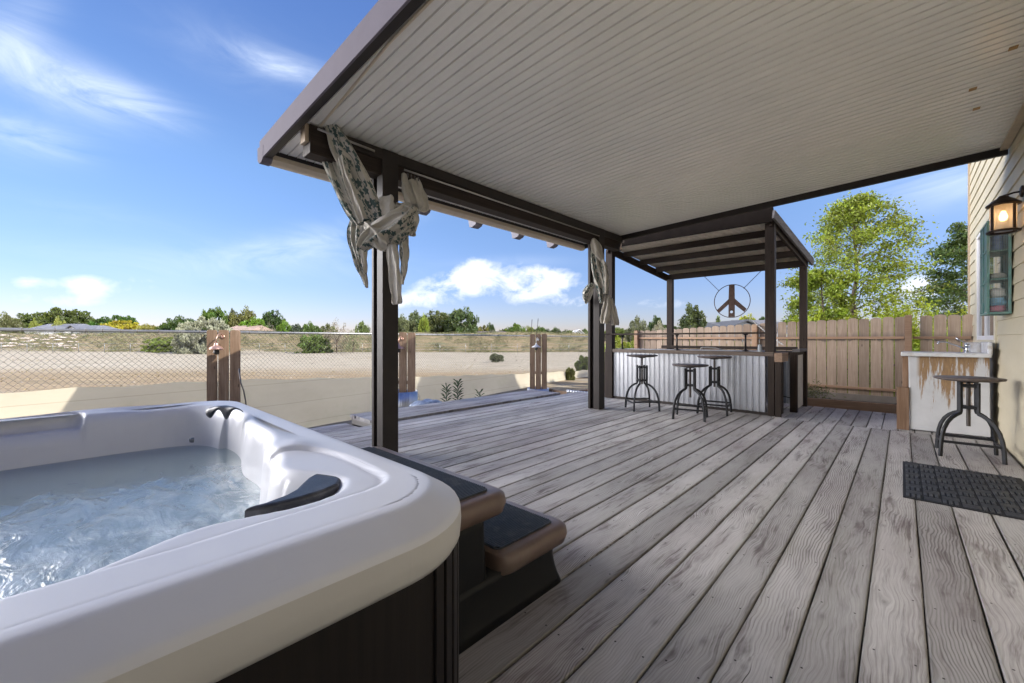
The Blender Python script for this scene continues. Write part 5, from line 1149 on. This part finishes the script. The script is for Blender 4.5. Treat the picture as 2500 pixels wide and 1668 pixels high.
# ================= FOLIAGE =================
def leafmat(name, tr=.35):
    m = bpy.data.materials.new(name); m.use_nodes = True; t = NT(m.node_tree); t.n.clear(); r = t.attr('rnd')
    oc = t.n.new('ShaderNodeObjectInfo').outputs['Color']
    v = t.m('ADD', t.m('MULTIPLY', r, .95), .55); hs = t.add('ShaderNodeHueSaturation', i_Hue=t.m('ADD', t.m('MULTIPLY', r, .035), .482), i_Saturation=1.0, i_Value=v, i_Color=oc)
    d = t.add('ShaderNodeBsdfDiffuse', i_Color=hs.outputs[0], i_Roughness=.6); tl = t.add('ShaderNodeBsdfTranslucent', i_Color=t.mix(.35, hs.outputs[0], (.32, .36, .02, 1))); g = t.add('ShaderNodeBsdfGlossy', i_Roughness=.45, i_Color=(.5, .5, .5, 1))
    s1 = t.add('ShaderNodeMixShader', i_0=tr, i_1=d.outputs[0], i_2=tl.outputs[0]); s2 = t.add('ShaderNodeMixShader', i_0=.05, i_1=s1.outputs[0], i_2=g.outputs[0]); t.add('ShaderNodeOutputMaterial', i_Surface=s2.outputs[0]); return m
M_LEAF = leafmat('leaf'); M_BARK = plain('bark', (.10, .075, .055), .9, var=.35, scale=12, bump=.5, bscale=40)
def qmesh(name, Cn, size, aspect=1.0, mat=None, flat=.0, r_=None):
    """many small leaf faces at centres Cn"""
    n = len(Cn); g = np.random.default_rng(len(name)*7+n); a = g.normal(size=(n, 3)); a /= np.linalg.norm(a, axis=1)[:, None]; b = g.normal(size=(n, 3)); b -= a*(a*b).sum(1)[:, None]; b /= np.linalg.norm(b, axis=1)[:, None]
    if flat: a[:, 2] *= (1-flat); 
    s = size*g.uniform(.6, 1.3, n)[:, None]; V = np.stack([Cn-a*s, Cn-b*s*aspect*.55, Cn+a*s, Cn+b*s*aspect*.55], 1).reshape(-1, 3)
    me = bpy.data.meshes.new(name); me.vertices.add(4*n); me.vertices.foreach_set('co', V.ravel()); me.loops.add(4*n); me.loops.foreach_set('vertex_index', np.arange(4*n, dtype=np.int32)); me.polygons.add(n); me.polygons.foreach_set('loop_start', np.arange(0, 4*n, 4, dtype=np.int32)); me.polygons.foreach_set('loop_total', np.full(n, 4, dtype=np.int32))
    at_ = me.attributes.new('rnd', 'FLOAT', 'FACE'); at_.data.foreach_set('value', (g.random(n) if r_ is None else r_).astype(np.float32)); me.update(calc_edges=True); me.materials.append(mat or M_LEAF); return me
def crown(seed, ncl, npc, shape='round', cl=.22, leaf=.03, sparse=0.0):
    """unit crown: x,y in -1..1, z 0..1"""
    g = np.random.default_rng(seed); K = []
    while len(K) < ncl:
        p = g.uniform(-1, 1, 3)
        if shape == 'round':
            if np.linalg.norm(p) > 1 or p[2] < -.75: continue
            if np.linalg.norm(p) < .45 and g.random() < .6: continue
            c = np.array([p[0], p[1], (p[2]+.75)/1.75])
        elif shape == 'dome':
            if np.hypot(p[0], p[1])**2+max(0, p[2])**2 > 1: continue
            c = np.array([p[0], p[1], (p[2]+1)/2*.98])
        elif shape == 'cone':
            z = (p[2]+1)/2; r = (1-z)**.8*(.85+.3*math.sin(z*22+seed))
            if np.hypot(p[0], p[1]) > max(r, .08): continue
            c = np.array([p[0], p[1], z])
        else:  # upright, ragged
            z = (p[2]+1)/2; r = .95*math.sin(PI*min(1, .12+z*.88))**.65
            if np.hypot(p[0], p[1]) > r: continue
            c = np.array([p[0], p[1], z])
        K.append(c)
    K = np.array(K); sz = cl*g.uniform(.55, 1.35, len(K)); P = []; RR = []
    for c, s in zip(K, sz):
        d = g.normal(size=(npc, 3)); d /= np.linalg.norm(d, axis=1)[:, None]; P.append(c+d*(g.uniform(.3, 1, npc)**.5*s)[:, None]*np.array([1, 1, .62])); RR.append(np.clip(g.normal(.5, .18)+g.normal(0, .16, npc), 0, 1))
    return np.concatenate(P), np.concatenate(RR), K
CR = {}
def tmesh(kind, seed):
    key = (kind, seed)
    if key not in CR:
        spec = {'round': (110, 80, 'round', .19, .050), 'dome': (150, 80, 'dome', .16, .045), 'cone': (90, 70, 'cone', .16, .045), 'up': (100, 70, 'up', .20, .048), 'sparse': (80, 34, 'up', .16, .026)}[kind]
        P, r_, K = crown(seed, spec[0], spec[1], spec[2], spec[3], spec[4]); CR[key] = qmesh('crown', P, spec[4], 1.0, None, 0, r_)
    return CR[key]
def mktrunk(seed):
    g = random.Random(seed); mb = MB(); mb.tube([(0, 0, -.5), (0, 0, .15), (g.uniform(-.03, .03), 0, .5), (0, 0, .85)], [.055, .05, .035, .008], 7)
    for k in range(6):
        a = g.uniform(0, 6.28); z = g.uniform(.15, .5); mb.tube([(0, 0, z), (.3*math.cos(a), .3*math.sin(a), z+.2), (.65*math.cos(a), .65*math.sin(a), z+.35)], [.028, .018, .004], 5)
    me = mb; return me
TRK = {}
def tree(u, vt, wpx, d, kind, col, label, cat='tree', seed=1, group='trees beyond the field', vb=None, name='tree', base=None, grp=True):
    c = at(u, 828, d); zb = height_at(c[0], c[1]) if base is None else base
    ztop = at(u, vt, d)[2]; H = ztop-zb; rad = wpx/2/FPX*d
    r0 = root(name, (c[0], c[1], zb-.05), label, cat, group)
    r0.rotation_euler = (0, 0, seed*1.7)
    zlo = 0.0 if kind in ('dome', 'bush') else .12
    k = 'dome' if kind == 'bush' else kind
    if d < 40:      # near enough to see leaves: a crown of its own with leaves of true size
        P_, q_, K_ = crown(seed+40, 90, 110 if kind != 'sparse' else 40, k, .20, .03); P_ = P_*np.array([rad, rad, H*(1-zlo)*.97]); me = qmesh('crown', P_, max(.028, .0032*d), .8, None, 0, q_)
    else: me = tmesh(k, seed % 3)
    o = bpy.data.objects.new('crown', me); C.objects.link(o); o.parent = r0; o.location = (0, 0, H*zlo); o.color = (*col, 1); WL[o] = WL[r0]
    if d >= 40: o.scale = (rad, rad, H*(1-zlo)*.97)
    key = seed % 3
    if key not in TRK: TRK[key] = mktrunk(key).build('trunk', M_BARK, None); tk = TRK[key]
    else: tk = TRK[key].copy(); C.objects.link(tk)
    tk.parent = r0; tk.location = (0, 0, 0); tk.scale = (rad*.9, rad*.9, H*.8); return r0
DK = (.045, .085, .022); MDG = (.085, .14, .03); LG = (.17, .25, .035); YL = (.36, .31, .03); OL = (.13, .14, .06); OLV = (.16, .16, .05); SIL = (.30, .31, .23); GRY = (.23, .20, .17)
TT = [
 (15, 762, 60, 95, 'up', OL, 'wispy olive tree at the very left edge'), (45, 775, 55, 100, 'round', MDG, 'small dark green tree left of the big round one'),
 (146, 751, 150, 105, 'dome', (.075, .10, .028), 'largest round dark olive tree, behind the grey-roofed house'), (86, 778, 26, 92, 'up', (.22, .25, .05), 'small yellow-green tree above the left end of the grey roof'), (143, 775, 30, 92, 'up', (.27, .29, .07), 'small pale yellow-green tree above the grey roof ridge'),
 (280, 769, 104, 105, 'dome', (.05, .11, .02), 'wide dark green tree behind the yellow shrub'), (296, 781, 88, 98, 'dome', YL, 'bright yellow flowering tree'), (362, 790, 66, 98, 'dome', (.24, .22, .05), 'low olive-yellow tree right of the bright yellow one'),
 (215, 792, 50, 100, 'round', MDG, 'small green tree right of the grey-roofed house'), (440, 775, 84, 100, 'round', DK, 'dark green round tree left of the silver bush'),
 (523, 746, 54, 100, 'round', (.085, .15, .025), 'green tree rising just behind the silver bush'), (566, 752, 40, 104, 'up', (.12, .14, .08), 'grey-green tree right of the silver bush'), (597, 749, 66, 104, 'up', OLV, 'olive tree with pale top behind the bright green one'),
 (619, 773, 58, 96, 'round', (.12, .22, .02), 'bright green round tree above the first lamp board'), (667, 759, 56, 106, 'round', DK, 'dark round tree between two bright green ones'), (694, 784, 34, 98, 'round', (.14, .24, .03), 'small bright green tree right of the dark round one'),
 (652, 787, 52, 90, 'sparse', GRY, 'bare grey bush in front of the dark round tree'), (725, 792, 40, 100, 'round', (.06, .08, .05), 'small dark tree left of the green bush by the bank'), (760, 785, 46, 95, 'up', MDG, 'green tree showing over the fence rail, left of the near post'), (800, 790, 50, 100, 'up', OL, 'dull olive tree behind the bare bushes'), (885, 782, 34, 90, 'up', (.14, .19, .06), 'sparse green sapling touching the near post'),
 (985, 768, 60, 92, 'up', (.15, .17, .08), 'grey-olive tree touching the right side of the near post'), (1018, 760, 70, 96, 'up', (.09, .12, .05), 'dark olive tree right of the near post'), (1066, 760, 88, 98, 'round', (.11, .13, .05), 'broad olive tree in the clump right of the near post'), (1034, 765, 30, 90, 'up', (.24, .30, .04), 'narrow yellow-green tree in front of the olive clump'), (1128, 748, 76, 94, 'round', (.075, .115, .04), 'tall rounded dark green tree at the right end of the olive clump'),
 (1178, 793, 40, 105, 'up', (.20, .18, .04), 'low yellowish tree left of the white gable'), (1196, 790, 26, 110, 'round', DK, 'small dark tree above the white gabled house'), (1232, 800, 30, 108, 'round', OL, 'low olive tree right of the white gable'), (1258, 788, 50, 100, 'up', (.11, .19, .03), 'bright green spiky tree left of the farthest lamp board'), (1290, 798, 40, 104, 'round', (.18, .21, .04), 'yellow-green tree behind the farthest lamp board'), (1317, 796, 34, 104, 'round', MDG, 'green tree right behind the farthest lamp board'),
 (1336, 803, 22, 110, 'round', DK, 'tiny dark tree right of the farthest lamp board'), (1356, 801, 34, 112, 'round', (.07, .10, .04), 'small dark tree between the farthest board and the far post'), (1388, 804, 40, 112, 'round', (.08, .11, .04), 'low dark tree left of the small white house'), (1428, 803, 22, 108, 'round', MDG, 'small green tree right of the small white house'),
 (1505, 800, 60, 60, 'round', (.15, .20, .05), 'green tree behind the far post'), (1556, 772, 60, 52, 'up', (.16, .17, .10), 'grey-olive tree left of the shelter rear post'), (1602, 772, 36, 80, 'round', DK, 'dark pointed tree behind the pale blossoming bush'), (1612, 784, 52, 50, 'up', (.34, .32, .24), 'pale blossoming bush left of the shelter rear post'), (1632, 790, 40, 60, 'round', DK, 'dark green tree beside the shelter rear post'),
 (1690, 742, 76, 34, 'up', (.075, .10, .045), 'dark pine right of the shelter rear post'), (1755, 763, 50, 50, 'cone', (.13, .19, .05), 'green pointed tree left under the peace sign'), (1822, 764, 50, 55, 'round', (.34, .36, .04), 'bright yellow-green tree right under the peace sign'), (1862, 774, 36, 60, 'round', DK, 'small dark tree left of the right bar post'), (1936, 776, 70, 45, 'round', (.11, .17, .04), 'green tree right of the right bar post'),
]
for i, (u, vt, w_, d, k, col, lab) in enumerate(TT): tree(u, vt, w_, d, k, col, lab, seed=i)
tree(500, 772, 118, 49, 'dome', SIL, 'large silvery Russian olive bush at the foot of the bank', 'bush', 2, 'bushes on the field bank', name='bush')
tree(467, 812, 60, 48, 'dome', SIL, 'lower silvery bush spreading left of the large one', 'bush', 1, 'bushes on the field bank', name='bush')
tree(768, 812, 78, 50, 'dome', (.12, .18, .045), 'round green bush at the foot of the bank left of the near post', 'bush', 0, 'bushes on the field bank', name='bush')
tree(822, 776, 60, 50, 'sparse', (.24, .20, .17), 'bare purplish bush right of the round green bush', 'bush', 4, 'bushes on the field bank', name='bush')
tree(862, 800, 50, 50, 'sparse', (.20, .22, .12), 'thin greenish bush left of the near post', 'bush', 5, 'bushes on the field bank', name='bush')
tree(400, 822, 80, 53, 'bush', (.16, .21, .05), 'low green vine patch on the bank left of the silver bush', 'bush', 6, 'bushes on the field bank', name='bush')
tree(1212, 862, 36, 30, 'sparse', (.15, .16, .11), 'low dry shrub alone on the sand', 'bush', 7, 'shrubs on the sand', name='shrub')
tree(1425, 868, 40, 20, 'bush', (.11, .15, .04), 'green shrub on the sand beside the far post', 'bush', 8, 'shrubs on the sand', name='shrub')
tree(1392, 894, 22, 17, 'bush', (.15, .15, .06), 'small dry shrub on the sand left of the green one', 'bush', 3, 'shrubs on the sand', name='shrub')
tree(1520, 812, 110, 14.5, 'bush', (.30, .36, .05), 'yellow-green vine bush behind the bar at its left end', 'bush', 10, 'bushes behind the bar', name='bush')
tree(1590, 822, 70, 14.5, 'bush', (.22, .28, .05), 'yellow-green bush beside the fence end post', 'bush', 11, 'bushes behind the bar', name='bush')
# ---- big tree and dark tree on the right, leaves on real twigs ----
def bigtree(name, c, base, H, rad, ztrunk, seed, col, label, nbr, nleaf, leaf, tr_r=.09, droop=.0, dens=1.0, lean=(0, 0), prof=None):
    g = random.Random(seed); gg = np.random.default_rng(seed); r0 = root(name, (c[0], c[1], base), label, 'tree'); mb = MB(); cx_, cy_ = c; tips = []
    trunk = [np.array([cx_, cy_, base-.2])]; n = 9
    for i in range(1, n+1): f = i/n; trunk.append(np.array([cx_+lean[0]*f+g.uniform(-.06, .06), cy_+lean[1]*f+g.uniform(-.06, .06), base+H*.93*f]))
    mb.tube(trunk, [tr_r*(1-.93*i/n)+.006 for i in range(n+1)], 9)
    prof = prof or (lambda f: math.sin(PI*min(1, .22+.78*f))**.8)
    for k in range(nbr):
        f = ztrunk+(1-ztrunk)*((k+.5)/nbr)**.9*.97; a = k*2.399+g.uniform(-.4, .4); i = min(n-1, int(f*n)); p0 = trunk[i]+(trunk[i+1]-trunk[i])*(f*n-i)
        L_ = rad*prof((f-ztrunk)/(1-ztrunk))*g.uniform(.7, 1.12); up = .35+.75*f; d = np.array([math.cos(a), math.sin(a), up]); pts = [p0]
        for j in range(1, 5): pts.append(p0+d*np.array([1, 1, 1-.12*j*(1+droop)])*L_*j/4*.86+gg.normal(0, .04*L_, 3))
        mb.tube(pts, [tr_r*.30*(1-f*.6), tr_r*.22*(1-f*.6), tr_r*.14, tr_r*.08, .004], 5); tips += [(pts[2], .5), (pts[3], .8), (pts[4], .9)]
        for q in range(5):
            j = g.uniform(1.2, 4); jj = int(j) if j < 4 else 3; b0 = pts[jj]+(pts[jj+1]-pts[jj])*(j-jj); dd_ = nrm(gg.normal(size=3)+np.array([d[0], d[1], .45])); e1 = b0+dd_*L_*g.uniform(.22, .42); mb.tube([b0, (b0+e1)/2+gg.normal(0, .02, 3), e1], [tr_r*.08, tr_r*.05, .003], 4); tips.append((e1, 1.0)); tips.append(((b0+e1)/2, .6))
    mb.build('trunk', M_BARK, r0)
    P = []; RR = []
    per = max(1, int(nleaf/len(tips)))
    for p, wt in tips:
        m_ = int(per*wt*g.uniform(.5, 1.5)*dens); s = rad*g.uniform(.05, .135); q = gg.normal(0, 1, (m_, 3))*np.array([s, s, s*.55])+p-[0, 0, s*.2]; P.append(q); RR.append(np.clip(g.gauss(.5, .17)+gg.normal(0, .2, m_), 0, 1))
    P = np.concatenate(P)-np.array([c[0], c[1], base]); me = qmesh('crown', P, leaf, .8, None, 0, np.concatenate(RR)); o = bpy.data.objects.new('crown', me); C.objects.link(o); o.parent = r0; o.color = (*col, 1); WL[o] = WL[r0]; return r0
cb_ = at(2086, 828, 14.5)
bigtree('maple_tree', (cb_[0], cb_[1]), -.3, at(2100, 452, 14.5)[2]+.3, 2.0, .20, 5, (.23, .285, .035), 'tall bright green deciduous tree above the picket fence, left of the house corner', 40, 25000, .058, .11, dens=1.0)
cb_ = at(2010, 828, 13.4)
bigtree('maple_tree', (cb_[0], cb_[1]), -.3, at(2010, 640, 13.4)[2]+.3, 1.1, .3, 8, (.23, .30, .035), 'lower yellow-green tree left of the tall one, behind the shelter corner', 18, 13000, .055, .05)
cd_ = at(2385, 828, 19)
bigtree('oak_tree', (cd_[0], cd_[1]), -.3, at(2350, 545, 19)[2]+.3, 2.35, .12, 12, (.070, .115, .032), 'dense dark green tree beside the house corner', 30, 34000, .075, .14, dens=1.0, prof=lambda f: .35+.65*math.sin(PI*min(1, .3+.7*f)))
for u, vt, w_, d, lab in ((1985, 742, 120, 13, 'bright green hedge bush at the left above the picket fence'), (2100, 728, 130, 12.6, 'bright green hedge bush in the middle above the fence, under the tall tree'), (2215, 700, 110, 12.4, 'bright green hedge bush right of the tall tree above the fence post'), (2320, 722, 110, 12.2, 'bright green hedge bush against the house corner')):
    tree(u, vt, w_, d, 'bush', (.32, .38, .04), lab, 'bush', int(u) % 7, 'hedge behind the picket fence', name='hedge_bush', base=-.3)
# greenery seen through picket gaps, down to the ground
for k, (u, w_) in enumerate(((1700, 240), (1880, 230), (2030, 220), (2150, 220), (2280, 240))):
    tree(u, 808 if u < 1900 else 790, w_, 11.9, 'bush', (.26, .33, .04), ['yellow-green shrub behind the fence left of the peace sign', 'yellow-green shrub behind the fence at the right bar post', 'yellow-green shrub seen through the pickets right of the shelter', 'yellow-green shrub seen through the pickets left of the fence post', 'yellow-green shrub seen through the pickets above the sink'][k], 'bush', k+2, 'shrubs close behind the pickets', name='shrub', base=-.3)
# unseen tree added behind the house only to cast shade on the yard fence
r0 = root('tree', (8.2, 13.6, -.3), 'tall dense unseen tree added behind the yellow house to shade the fence', 'tree'); P_, rr2, K_ = crown(21, 320, 90, 'round', .15, .05); me = qmesh('crown', P_, .055, 1.0, None, 0, rr2); o = bpy.data.objects.new('crown', me); C.objects.link(o); o.parent = r0; o.location = (0, 0, 3.2); o.scale = (4.0, 4.0, 9.4); o.color = (*DK, 1)
mb = MB(); mb.tube([(8.2, 13.6, -.5), (8.2, 13.6, 3), (8.3, 13.5, 7), (8.2, 13.6, 10)], [.3, .25, .15, .03], 9); WL[r0] = np.array([8.2, 13.6, -.3]); mb.build('trunk', M_BARK, r0)
# weeds
p = at(1982, 950, 9.9*.0+8.1)
pw = np.array([-1.30, 9.75, .03]); g = np.random.default_rng(3); Cn = g.normal(0, 1, (900, 3))*np.array([.16, .08, .09])+[0, 0, .13]; me = qmesh('leaves', Cn, .022, .7)
r0 = root('weed_clump', tuple(pw), 'dry green weed clump at the fence foot beside the shelter rear post', 'plant'); o = bpy.data.objects.new('leaves', me); C.objects.link(o); o.parent = r0; o.color = (.17, .19, .10, 1)
mb = MB()
for k in range(14): a = k*.9; mb.tube([pw, pw+np.array([.12*math.cos(a), .07*math.sin(a), .14]), pw+np.array([.2*math.cos(a), .1*math.sin(a), .2+.01*k])], .003, 3)
mb.build('stems', plain('dry_stem', (.3, .26, .17), .8), r0)
mb = MB(); mb.tube([(-1.25, 9.62, .06), (-.8, 9.58, .06), (-.3, 9.6, .055), (-.1, 9.56, .09), (.2, 9.5, .17)], .013, 7); o = mb.build('hose', M_PIPE); tag(o, 'black hose lying along the foot of the picket fence', 'hose')
# dry grass on the bank and sand: stuff
g = np.random.default_rng(11); V = []; n = 60000; dd = g.uniform(52.6, 66, n); ll = g.uniform(-1, 1, n)*dd*1.35
xy = dd[:, None]*FW[:2]+ll[:, None]*RT[:2]; Cn = []; zz_ = []
tb = np.array([hz(a, b_) for a, b_ in zip(dd, ll)]); cl_ = np.array([mnoise.noise(Vector((x*.35, y*.35, 0))) for x, y in xy]); keep = cl_ > -.05
Cn = np.column_stack([xy, tb+g.uniform(.0, 1, n)*(.08+.55*np.clip(cl_, 0, 1))])[keep]
me = qmesh('dry_grass', Cn, .15, .35, None, 0, None); o = bpy.data.objects.new('dry_grass', me); C.objects.link(o); o.color = (.17, .165, .09, 1); tag(o, 'dry grass and weeds covering the field bank', 'grass', kind='stuff')
n = 16000; dd = g.uniform(9, 53, n)**1.0; ll = g.uniform(-1, 1, n)*dd*1.35; xy = dd[:, None]*FW[:2]+ll[:, None]*RT[:2]
cl_ = np.array([mnoise.noise(Vector((x*.22, y*.22, 5))) for x, y in xy]); keep = ((cl_ > .10) & ((dd < 22) | (cl_ > .30))) & (xy[:, 0] < FA-FK*xy[:, 1]-.4)
tb = np.array([hz(a, b_) for a, b_ in zip(dd[keep], ll[keep])]); Cn = np.column_stack([xy[keep], tb+g.uniform(.0, .06, keep.sum())])
me = qmesh('field_weeds', Cn, .06, .3, None, 0, None); o = bpy.data.objects.new('field_weeds', me); C.objects.link(o); o.color = (.27, .19, .10, 1); tag(o, 'low dry weeds scattered over the sand', 'weeds', kind='stuff')
# sagebrush clumps on the bank
P_ = []
for k in range(420):
    d = g.uniform(53.2, 66); l = g.uniform(-1.3, .75)*d; x_, y_ = (d*FW+l*RT)[:2]; s = g.uniform(.15, .55); m_ = int(60*s/.3)
    P_.append(g.normal(0, 1, (m_, 3))*np.array([s*.6, s*.6, s*.35])+[x_, y_, hz(d, l)+s*.3])
me = qmesh('sagebrush', np.concatenate(P_), .085, .5, None, 0, None); o = bpy.data.objects.new('sagebrush', me); C.objects.link(o); o.color = (.135, .15, .095, 1); tag(o, 'grey-green sagebrush clumps dotted over the field bank', 'brush', kind='stuff')
# small stones on the sand
mb = MB()
for k in range(420):
    d = random.uniform(10, 52); l = random.uniform(-1.25, .25)*d; p = d*FW+l*RT
    if p[0] > FA-FK*p[1]-.5: continue
    z_ = height_at(p[0], p[1]); s = random.uniform(.02, .07)*(1+d/50); V_ = [(p[0]+s*math.cos(a)*random.uniform(.7, 1.2), p[1]+s*math.sin(a)*random.uniform(.7, 1.2), z_-.01) for a in np.linspace(0, 2*PI, 7)[:-1]]; V_.append((p[0], p[1], z_+s*random.uniform(.5, .9)))
    mb.addf(V_, [(i, (i+1) % 6, 6) for i in range(6)])
o = mb.build('field_stones', plain('field_stone', (.27, .235, .19), .9, var=.4, scale=2)); tag(o, 'small stones and clods scattered over the sand', 'stones', kind='stuff')
# rubble on the bank, left
mb = MB()
for k in range(70):
    d = random.uniform(54.5, 60); l = at(random.uniform(-10, 190), 828, d); p = np.array([l[0], l[1], height_at(l[0], l[1])]); s = random.uniform(.15, .5); a = random.uniform(0, 3); e = np.array([math.cos(a), math.sin(a), 0])*s; f_ = np.array([-math.sin(a), math.cos(a), 0])*s*random.uniform(.3, .8); h_ = np.array([0, 0, s*random.uniform(.25, .6)])
    mb.hexa([p-e-f_, p+e-f_, p+e*.8+f_, p-e+f_*.9, p-e*.8-f_*.8+h_, p+e*.7-f_+h_*.8, p+e*.8+f_*.7+h_, p-e*.7+f_*.8+h_*1.2])
o = mb.build('rubble', plain('rubble_stone', (.42, .37, .32), .9, var=.3, scale=3)); tag(o, 'pale broken rubble on the bank at the far left', 'rubble', kind='stuff')
# wire fence at the bank foot
wf_ = root('wire_fence', tuple(at(600, 860, 52)), 'low grey wire fence on thin posts along the foot of the bank', 'fence'); mb = MB(); prev = None
for k in range(27):
    u = -60+k*63; p = at(u, 828, 52.0); z = height_at(p[0], p[1]); q = np.array([p[0], p[1], z]); mb.tube([q, q+[0, 0, 1.15]], .03, 4)
    if prev is not None:
        for h_ in (.4, .8, 1.1): mb.tube([prev+[0, 0, h_], q+[0, 0, h_]], .011, 3)
    prev = q
mb.build('posts_and_wires', M_GALV, wf_, fix=False)
# ---- distant houses ----
def dhouse(u0, u1, vt, ve, d, label, wallc, roofc, gable=None, depth=9, hip=.18, zb=None):
    """u0..u1 eave width, vt ridge, ve eave row; gable: (u centre, half width, v peak) facing the camera"""
    a = at(u0, ve, d); b_ = at(u1, ve, d); base = -.3 if zb is None else zb; zr = at(u0, vt, d)[2]; ze = a[2]; e = nrm([RT[0], RT[1], 0]); f = np.array([FW[0], FW[1], 0]); c = (a+b_)/2
    r0 = root('house', (c[0], c[1], base), label, 'house', 'houses beyond the field'); W2 = np.linalg.norm(b_[:2]-a[:2])/2; o_ = .35
    A = lambda s, t_, z: np.array([c[0], c[1], 0])+e*s+f*t_+[0, 0, z]
    mb = MB(); mb.hexa([A(-W2+o_, o_, base), A(W2-o_, o_, base), A(W2-o_, depth-o_, base), A(-W2+o_, depth-o_, base), A(-W2+o_, o_, ze), A(W2-o_, o_, ze), A(W2-o_, depth-o_, ze), A(-W2+o_, depth-o_, ze)])
    mb.build('wall', plain('housewall'+str(wallc), wallc, .8), r0)
    rw = W2*(1-hip); mb = MB(); mb.addf([A(-W2, 0, ze-.05), A(W2, 0, ze-.05), A(W2, depth, ze-.05), A(-W2, depth, ze-.05), A(-rw, depth/2, zr), A(rw, depth/2, zr)], [(0, 1, 5, 4), (1, 2, 5), (2, 3, 4, 5), (3, 0, 4), (3, 2, 1, 0)])
    mb.build('roof', plain('houseroof'+str(roofc), roofc, .85, var=.15, scale=2, bump=.2, bscale=8), r0)
    if gable:
        ug, hw, vp = gable; s = (ug-1250)/FPX*d-(((u0+u1)/2)-1250)/FPX*d; h2 = hw/FPX*d; zp = at(ug, vp, d)[2]; mb = MB()
        mb.prism([A(s-h2, -1.2, base), A(s+h2, -1.2, base), A(s+h2, -1.2, ze-.1), A(s, -1.2, zp-.12), A(s-h2, -1.2, ze-.1)], (0, 0, 0), f*3.0); mb.build('gable_wall', plain('housewall'+str(wallc), wallc, .8), r0)
        for sg in (1, -1):
            mb = MB(); P = [A(s, -1.6, zp), A(s, 3.5, zp), A(s+sg*(h2+.5), 3.5, ze-.35), A(s+sg*(h2+.5), -1.6, ze-.35)]; mb.prism(P, (0, 0, 0), (0, 0, .14)); mb.build('gable_roof', plain('houseroof'+str(roofc), roofc, .85), r0)
        mb = MB(); mb.prism([A(s-h2*.18, -1.25, ze-.2-h2*.5), A(s+h2*.18, -1.25, ze-.2-h2*.5), A(s+h2*.18, -1.25, ze-.2), A(s-h2*.18, -1.25, ze-.2)], (0, 0, 0), f*.04); mb.build('window', M_GLASS, r0)
    return r0
WH = (.72, .72, .72); GR_ = (.13, .14, .17)
dhouse(50, 165, 789, 806, 88, 'white house with long grey roof, far left beyond the bank', WH, GR_, None)
dhouse(120, 212, 793, 807, 82, 'white house with grey gabled roof, right of the long grey one', WH, GR_, (192, 18, 796))
dhouse(198, 262, 806, 820, 78, 'dark-roofed shed below the yellow tree', (.3, .28, .26), (.07, .075, .085), None)
dhouse(330, 470, 811, 822, 84, 'long brown-roofed building behind the bank left of the silver bush', (.3, .25, .2), (.14, .10, .085), None)
dhouse(540, 615, 793, 806, 90, 'house with tan roof behind the first lamp board', (.55, .5, .45), (.30, .22, .18), None)
dhouse(1155, 1245, 808, 818, 95, 'dark-roofed house with small white gable beyond the bank', WH, (.10, .08, .08), (1202, 8, 808))
dhouse(1275, 1312, 812, 822, 95, 'small dark house behind the farthest lamp board', (.2, .2, .22), (.12, .13, .15), None)
dhouse(1402, 1424, 807, 814, 90, 'small white house left of the far post', (.8, .8, .8), (.55, .55, .55), (1412, 9, 806), depth=6)
dhouse(1764, 1842, 783, 797, 40, 'pale grey house with curved white gable trim under the peace sign', (.30, .33, .35), (.075, .08, .09), (1803, 34, 785), depth=8)
dhouse(1858, 1975, 775, 800, 42, 'house with plain grey roof between the bar posts', (.3, .3, .3), (.11, .11, .12), None, depth=12, hip=.1)
# antennas
for u, vt, lab in ((1296, 780, 'thin leaning metal rod beside the farthest lamp board'), (1314, 778, 'thin upright metal rod behind the farthest lamp board')):
    mb = MB(); mb.tube([at(u+(4 if u == 1296 else 0)-4, 818, 11.4), at(u+3 if u == 1296 else u, vt, 11.4)], .008, 6); o = mb.build('metal_rod', M_DSTEEL); tag(o, lab, 'rod')
